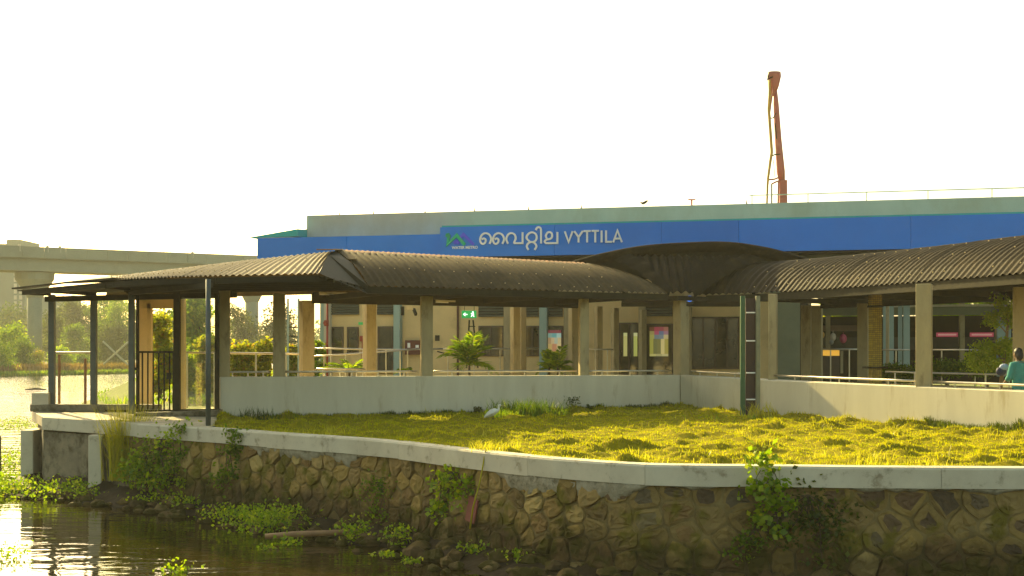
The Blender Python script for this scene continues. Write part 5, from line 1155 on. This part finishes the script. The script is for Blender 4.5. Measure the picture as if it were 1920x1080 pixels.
tuft(1420, 782, 30.6, 90, .5, .20, M['leafS'], 'long yellow grass around the foot of the cable riser', wd=.03, z=1.7, lean=.9); tuft(1375, 785, 30.2, 260, .22, .4, M['leafA'], 'bright low weeds left of the cable riser', wd=.03, z=1.7, lean=.9)
tuft(930, 835, 22.0, 120, .2, .3, M['leafS'], 'sprawling pale grass stems at the coping edge', wd=.014, z=1.7, lean=1.0); tuft(905, 845, 21.0, 60, .3, .12, M['leafS'], 'pale stems leaning over the coping', wd=.014, z=1.72, lean=1.0)
for i, (px, s_) in enumerate(((1073, .3), (1105, .14), (895, .16))):
    Y = interpY(back_l, PX(px, 34.5)) - .3; X = PX(px, Y); z = 1.70; T = thing('weed', ('leafy dark weed against the white wall right of the dense clump', 'smallest weed against the white wall', 'small weed against the wall left of the egret')[i], 'weed', (X, Y, z))
    leaves('leaves', [(X + s_ * .3 * k, Y, z + s_ * (.35 + .5 * (k % 2)), s_ * .35, s_ * .3, s_ * .45) for k in (-1, 0, 1)], 180, .06, M['leafC'], T, seed=200 + i); b = MB()
    for k in (-1, 0, 1): b.tube([(X, Y, z - .05), (X + s_ * .3 * k, Y, z + s_ * .9)], .006, 4)
    b.build('stem', M['leafC'], T)
# low weeds right foreground of right wall
n_ = 2600; x = rng.uniform(8.8, 11.6, n_); y = np.array([interpY(back_l, v) - abs(rng.normal()) * .35 - .05 for v in x]); z = np.array([lawnz(a, c) for a, c in zip(x, y)]); blades('wall_foot_weeds', x, y, z, rng.uniform(.05, .18, n_), np.full(n_, .02), M['leafC'], .8, kind='stuff')
n_ = 3000; x = rng.uniform(-6.8, 4.6, n_); y = np.array([interpY(back_l, v) - abs(rng.normal()) * .12 - .03 for v in x]); z = np.array([lawnz(a, c) for a, c in zip(x, y)]); blades('wall_foot_weeds', x, y, z, rng.uniform(.04, .13, n_), np.full(n_, .018), M['leafC'], .7, kind='stuff')
# vines on the wall
def vine(px0, px1, zlo, zhi, n, size, mtl, lab, seed, nb=7, out=.12, name='climbing_vine', cen=None):
    r = random.Random(seed); sa, sb = CP.at_px(px0), CP.at_px(px1); p0 = wallpt((sa + sb) / 2, zlo, .1); T = thing(name, lab, 'vine', p0); bl = []; b = MB()
    for k in range(nb):
        s_ = lerp(sa, sb, r.random()); h = lerp(zlo, zhi, r.random() ** .8); q = wallpt(s_, h, out); rx = r.uniform(.12, .3) * (sb - sa) ** .5; bl.append((q.x, q.y, q.z, rx, .09, rx * r.uniform(.5, 1)))
        m0 = wallpt(lerp(sa, sb, .5), zhi, .06); b.tube([m0, (m0 + q) / 2 + Vector((r.uniform(-.1, .1), -.03, 0)), q], .007, 4)
    leaves('leaves', bl, n, size, mtl, T, seed=seed, clumps=7, tight=.4, asp=.8); b.build('stem', M['bark'], T)
vine(265, 352, .35, 1.45, 1500, .085, M['leafA'], 'broad leafy creeper on the rubble wall beside the straw grass', 31, 12); vine(300, 350, .9, 1.75, 500, .07, M['leafB'], 'creeper reaching up to the coping near the round post', 32, 6)
vine(425, 462, .4, 1.7, 620, .08, M['leafB'], 'narrow creeper hanging from the coping right of the round post', 33, 8); vine(690, 750, .3, 1.0, 600, .05, M['leafB'], 'moss green creeper in the middle of the rubble wall', 34, 6, .06)
vine(830, 882, .5, 1.35, 420, .09, M['leafA'], 'yellow green creeper left of the red tile', 35, 6); vine(1408, 1462, .85, 1.80, 420, .10, M['leafA'], 'large leaved plant hanging over the coping in the sun', 36, 9, .2)
vine(1450, 1580, .35, 1.35, 800, .07, M['leafC'], 'dark trailing creeper under the coping on the pointed wall', 37, 13, .07); vine(1380, 1450, .3, .9, 350, .06, M['leafB'], 'thin creeper low on the pointed wall', 38, 5, .08)
b = MB(); s_ = CP.at_px(915); b.tube([wallpt(s_, 1.8, .1), wallpt(s_ - .03, 1.3, .14), wallpt(s_ - .14, .85, .16), wallpt(s_ - .2, .5, .14)], [.012, .012, .014, .016], 6); tag(b.build('dry_stem', M['leafS'], None, smooth=True, loc=wallpt(s_, 1.8, .1)), 'long pale dry stem hanging down in front of the red tile', 'stem')
# floating plants
def floater(px, py, rx, ry, n, lab, seed, h=.10, mtl=None, size=.062):
    p = G(px, py, 0.0); dmin = min((Vector((p.x, p.y)) - q).length for q in CP.p); onb = .16 if dmin < 1.5 and px > 90 else 0.0
    p = G(px, py, onb); leaves('water_weed', [(p.x + dx * rx * .5, p.y + dy * ry * .5, onb + h * .5, rx * .6, ry * .6, h) for dx, dy in ((-1, 0), (.1, .5), (.9, -.2), (0, -.6))], n, size, mtl or M['leafA'], loc=p, seed=seed, clumps=12, tight=.42, asp=.75)
    return tag(COL.objects[-1], lab, 'water weed', 'floating water weed patches')
for i, a in enumerate(((30, 800, 1.6, 2.6, 1500, 'wide floating weed patch behind the concrete block at far left', .22), (15, 868, .7, 2.0, 900, 'bright floating weed left of the landing pier', .25), (28, 893, .7, .7, 420, 'weed below the landing pier', .3), (105, 905, 1.0, .5, 420, 'thin weed line under the landing', .1), (160, 927, .38, .3, 180, 'small floating weed clump below the straw grass', .14), (15, 1048, .35, .5, 160, 'floating weed clump at the bottom left corner', .13),
                          (510, 980, .75, .8, 1300, 'large green floating weed mat behind the log', .18), (440, 965, .6, .5, 420, 'sparse weed left of the large mat', .1), (665, 1002, .3, .25, 260, 'weed clump at the right end of the log', .14), (540, 1022, .25, .2, 130, 'small weed in front of the log', .1), (505, 1029, .2, .12, 60, 'thin pale weed in front of the log', .05), (745, 1012, .25, .3, 200, 'weed tuft right of the log', .14), (725, 1042, .22, .1, 60, 'thin floating weed below the tuft', .04),
                          (770, 1052, .18, .1, 60, 'single pale floating leaf cluster right of the thin weed', .04), (985, 1048, .35, .3, 200, 'weed at the waterline under the red tile', .1), (890, 1035, .3, .2, 130, 'weed left of the waterline tile patch', .1), (700, 960, .5, .3, 240, 'weed behind the log against the wall', .1), (345, 945, .35, .25, 160, 'small weed in the dark water below the creeper', .1), (290, 938, .5, .25, 160, 'weed line left in the dark water', .08), (330, 1072, .25, .2, 90, 'weed at the bottom edge in the bright water', .1))):
    floater(a[0], a[1], a[2], a[3], a[4], a[5], 300 + i, a[6])
for i, (x_, y_, rx_, lab_) in enumerate(((-12.75, 30.7, .55, 'leafy weeds around the foot of the leftmost concrete pier'), (-12.1, 29.9, .6, 'leafy weeds on the mud in front of the leftmost concrete pier'), (-10.4, 29.4, .7, 'low weeds on the dark mud between the two concrete piers'))):
    ob = leaves('water_weed', [(x_, y_, .16, rx_, .5, .16), (x_ + .4, y_ + .3, .2, rx_ * .6, .4, .16)], 1100, .075, M['leafA'], loc=(x_, y_, .1), seed=500 + i, clumps=14, tight=.4, asp=.75); tag(ob, lab_, 'water weed')
b = MB(); p0, p1 = G(497, 1006, .10), G(672, 996, .17); b.tube([p0, p0.lerp(p1, .33) + Vector((0, 0, .01)), p0.lerp(p1, .66), p1], [.05, .055, .05, .045], 10); b.tube([p0.lerp(p1, .34), p0.lerp(p1, .355)], .064, 10); tag(b.build('floating_log', mat('bamboo', (.30, .17, .06), (.22, .12, .05), 6, rough=.6), None, smooth=True, loc=p0), 'brown bamboo pole floating in front of the weed mat', 'log')
p = G(413, 958, .05); b = MB(); b.tube([p + Vector((-.1, 0, .03)), p + Vector((.06, 0, .03)), p + Vector((.11, 0, .03)), p + Vector((.14, 0, .03))], [.05, .05, .02, .02], 10); tag(b.build('plastic_bottle', flat('plastic', (.5, .5, .42), .3), None, smooth=True, loc=p), 'pale plastic bottle floating at the wall foot', 'bottle')
p = G(67, 731, .0); b = MB(); b.tube([p + Vector((-.9, 0, .02)), p + Vector((0, 0, .08)), p + Vector((.9, 0, .02))], [.03, .12, .03], 7); tag(b.build('driftwood', M['bark'], None, loc=p), 'small dark driftwood in the bright water left', 'driftwood')
# crossed poles
CX = thing('crossed_poles', 'two white crossed poles standing in the far water', 'poles', P(217, 685, 150))
b = MB(); b.tube([P(193, 640, 150), P(240, 684, 150)], .11, 8); b.build('pole', M['wall'], CX); b = MB(); b.tube([P(241, 641, 150.3), P(194, 683, 150.3)], .11, 8); b.build('pole', M['wall'], CX)
# white flat float line
# slatted stair seen between the first columns
LS = thing('steel_stair', 'small steel stair with dark treads between the first columns', 'stair', P(549, 705, 42))
for px in (540, 560): b = MB(); b.beam(P(px, 705, 42), P(px, 560, 42), .06, .06); b.build('stringer', M['paleblue'], LS)
for py in (614, 630, 641, 652, 664): b = MB(); b.beam(P(540, py, 42), P(560, py, 42), .05, .035); b.build('tread', M['steel'], LS)

# ------------------------------------------------------------------ egret
EG = thing('egret', 'white egret standing on the lawn in front of the weeds', 'bird', P(925, 792, 30.3)); Y = 30.3
E_ = lambda px, py: P(px, py, Y)
wh = mat('white feathers', (.72, .70, .60), (.62, .6, .5), 12, rough=.8, bump=.15)
b = MB(); pts = [E_(908, 782.5), E_(911, 780.5), E_(916, 777.5), E_(922, 774), E_(928, 771), E_(932, 770), E_(934.5, 768), E_(935.2, 764.5), E_(935, 762), E_(936.3, 760.2), E_(938.4, 760), E_(940, 760.4)]
b.tube(smooth(pts, 3), list(np.interp(np.linspace(0, 11, 34), range(12), [.012, .035, .065, .085, .075, .05, .03, .024, .022, .028, .026, .012])), 12); b.build('body', wh, EG, smooth=True)
b = MB(); b.tube([E_(940, 760.4), E_(946, 762)], [.010, .002], 6); b.build('beak', M['hose'], EG)
b = MB(); b.tube([E_(912, 780.5) + Vector((0, -.06, 0)), E_(920, 776) + Vector((0, -.085, 0)), E_(928, 772) + Vector((0, -.07, 0))], [.01, .045, .02], 8, flat=.4); b.build('wing', wh, EG, smooth=True)
for dx in (0, 2.4): b = MB(); b.tube([E_(922 + dx, 776), E_(923 + dx, 784), E_(922 + dx, 793)], .007, 5); b.build('leg', M['dark'], EG)
for dx in (0, 2.4): b = MB(); [b.tube([E_(922 + dx, 792.5), E_(922 + dx + t, 793.3)], .005, 4) for t in (-2, 2, 3.2)]; b.build('foot', M['dark'], EG)

# ------------------------------------------------------------------ person at the right edge
def person(px, Y, facing):
    X = PX(px, Y); z0 = 1.72; T = thing('person', 'person in a teal shirt and dark trousers standing behind the rail at the right edge', 'person', (X, Y, z0)); T.rotation_euler.z = facing
    Vv = lambda x, y, z: Vector((X + x, Y + y, z0 + z)); sk_ = mat('skin', (.20, .11, .06), None, 4, rough=.55)
    def finish(b, name, mtl, vox):
        o = b.build(name, mtl, T); m_ = o.modifiers.new('r', 'REMESH'); m_.mode = 'VOXEL'; m_.voxel_size = vox; m_.use_smooth_shade = True; s2 = o.modifiers.new('s', 'SMOOTH'); s2.iterations = 4; s2.factor = .5; return o
    b = MB()   # +y is the way the person faces
    b.tube([Vv(0, 0, .86), Vv(0, .0, 1.0), Vv(0, .01, 1.15), Vv(0, .02, 1.30), Vv(0, .03, 1.39), Vv(0, .05, 1.44), Vv(0, .06, 1.50)], [.14, .145, .13, .16, .13, .065, .055], 16, flat=.72)
    b.ell(Vv(0, .075, 1.585), (.074, .092, .112), 16, 12); b.tube([Vv(0, .15, 1.60), Vv(0, .185, 1.565)], [.012, .017], 8); b.ell(Vv(0, .12, 1.50), (.035, .04, .03)); 
    for sx in (-1, 1):
        b.ell(Vv(sx * .076, .07, 1.58), (.012, .022, .032), 8, 6)
        b.tube([Vv(sx * .09, 0, .9), Vv(sx * .10, .02, .5), Vv(sx * .10, -.01, .1), Vv(sx * .10, -.02, .06)], [.09, .06, .04, .045], 12); b.tube([Vv(sx * .10, -.05, .04), Vv(sx * .11, .16, .03)], [.045, .035], 8, flat=.8)
        sh, el_, wr_ = Vv(sx * .17, .02, 1.36), Vv(sx * .25, .03, 1.10), Vv(sx * .20, .24, .98)
        b.tube([sh, sh.lerp(el_, .5), el_, el_.lerp(wr_, .5), wr_], [.06, .05, .042, .038, .028], 12)
        dd = (wr_ - el_).normalized(); pm2 = wr_ + dd * .05; b.tube([wr_, pm2, wr_ + dd * .09], [.028, .04, .038], 10, flat=.5)
        for k, L_ in enumerate((.065, .078, .072, .055)):
            o_ = Vector((sx * (-.028 + .019 * k), 0, 0)); p1 = wr_ + dd * .09 + o_; b.tube([p1 - dd * .02, p1 + dd * L_ * .55, p1 + dd * L_ * .85 + Vector((0, 0, -L_ * .5))], [.010, .009, .007], 6)
        b.tube([wr_ + dd * .02, wr_ + dd * .05 + Vector((-sx * .045, 0, 0)), wr_ + dd * .085 + Vector((-sx * .055, 0, -.01))], [.013, .011, .008], 6)
    finish(b, 'body', sk_, .009)
    b = MB(); b.tube([Vv(0, 0, .80), Vv(0, 0, .92), Vv(0, .0, 1.05), Vv(0, .02, 1.25), Vv(0, .02, 1.36), Vv(0, .04, 1.425)], [.185, .18, .175, .19, .165, .08], 18, flat=.75)
    for sx in (-1, 1):
        sh, el_, wr_ = Vv(sx * .17, .02, 1.36), Vv(sx * .25, .03, 1.10), Vv(sx * .20, .24, .98); b.tube([Vv(sx * .08, .02, 1.37), sh, sh.lerp(el_, .5), el_, el_.lerp(wr_, .4)], [.07, .078, .07, .062, .056], 12)
        b.tube([Vv(sx * .06, -.06, 1.2 + .05 * sx), Vv(sx * .12, -.12, 1.0)], [.02, .03], 6)
    finish(b, 'shirt', mat('teal shirt', (.06, .30, .25), (.04, .22, .19), 6, rough=.85, bump=.4, bscale=14), .014)
    b = MB(); b.tube([Vv(0, 0, .78), Vv(0, 0, .95)], [.15, .155], 14, flat=.75)
    for sx in (-1, 1): b.tube([Vv(sx * .085, 0, .88), Vv(sx * .10, .02, .5), Vv(sx * .10, -.01, .09)], [.10, .075, .062], 12)
    finish(b, 'trousers', mat('dark trousers', (.025, .025, .03), None, 5), .014)
    b = MB(); b.ell(Vv(0, .055, 1.615), (.086, .098, .105), 14, 10); b.ell(Vv(0, .015, 1.55), (.082, .078, .10)); finish(b, 'hair', mat('black hair', (.015, .012, .01), None, 20, rough=.5), .012)
    for sx in (-1, 1):
        b = MB(); b.ell(Vv(sx * .03, .158, 1.60), (.012, .008, .008), 8, 6); b.build('eye', M['dark'], T)
        b = MB(); b.tube([Vv(sx * .10, -.08, .04), Vv(sx * .11, .05, .045), Vv(sx * .11, .2, .035)], [.05, .052, .035], 10, flat=.8); b.build('shoe', M['dark'], T)
    return T
person(1913, 26.4, R(20))
BG = thing('shoulder_bag', 'navy and white cloth bag on the rail left of the person', 'bag', P(1880, 698, 27)); b = MB(); b.ell(P(1877, 696, 27), (.11, .09, .10), 12, 8); b.build('bag_body', mat('navy cloth', (.02, .025, .08), None, 6, bump=.4), BG, smooth=True)
b = MB(); b.ell(P(1883, 688, 26.95), (.10, .08, .07), 12, 8); b.build('cloth', mat('pale cloth', (.35, .42, .6), None, 6, bump=.5), BG, smooth=True)

# ------------------------------------------------------------------ haze
hz = MB(); hz.hexa([(-650, -40, -3), (650, -40, -3), (650, 700, -3), (-650, 700, -3), (-650, -40, 37), (650, -40, 37), (650, 700, 37), (-650, 700, 37)])
hm = bpy.data.materials.new('haze air'); hm.use_nodes = True; t = hm.node_tree; t.nodes.remove(t.nodes['Principled BSDF']); pv = t.nodes.new('ShaderNodeVolumePrincipled')
pv.inputs['Color'].default_value = (1, .97, .80, 1); pv.inputs['Density'].default_value = .0005; pv.inputs['Anisotropy'].default_value = 0.0; t.links.new(pv.outputs[0], t.nodes['Material Output'].inputs['Volume'])
hz.build('haze', hm)['kind'] = 'stuff'
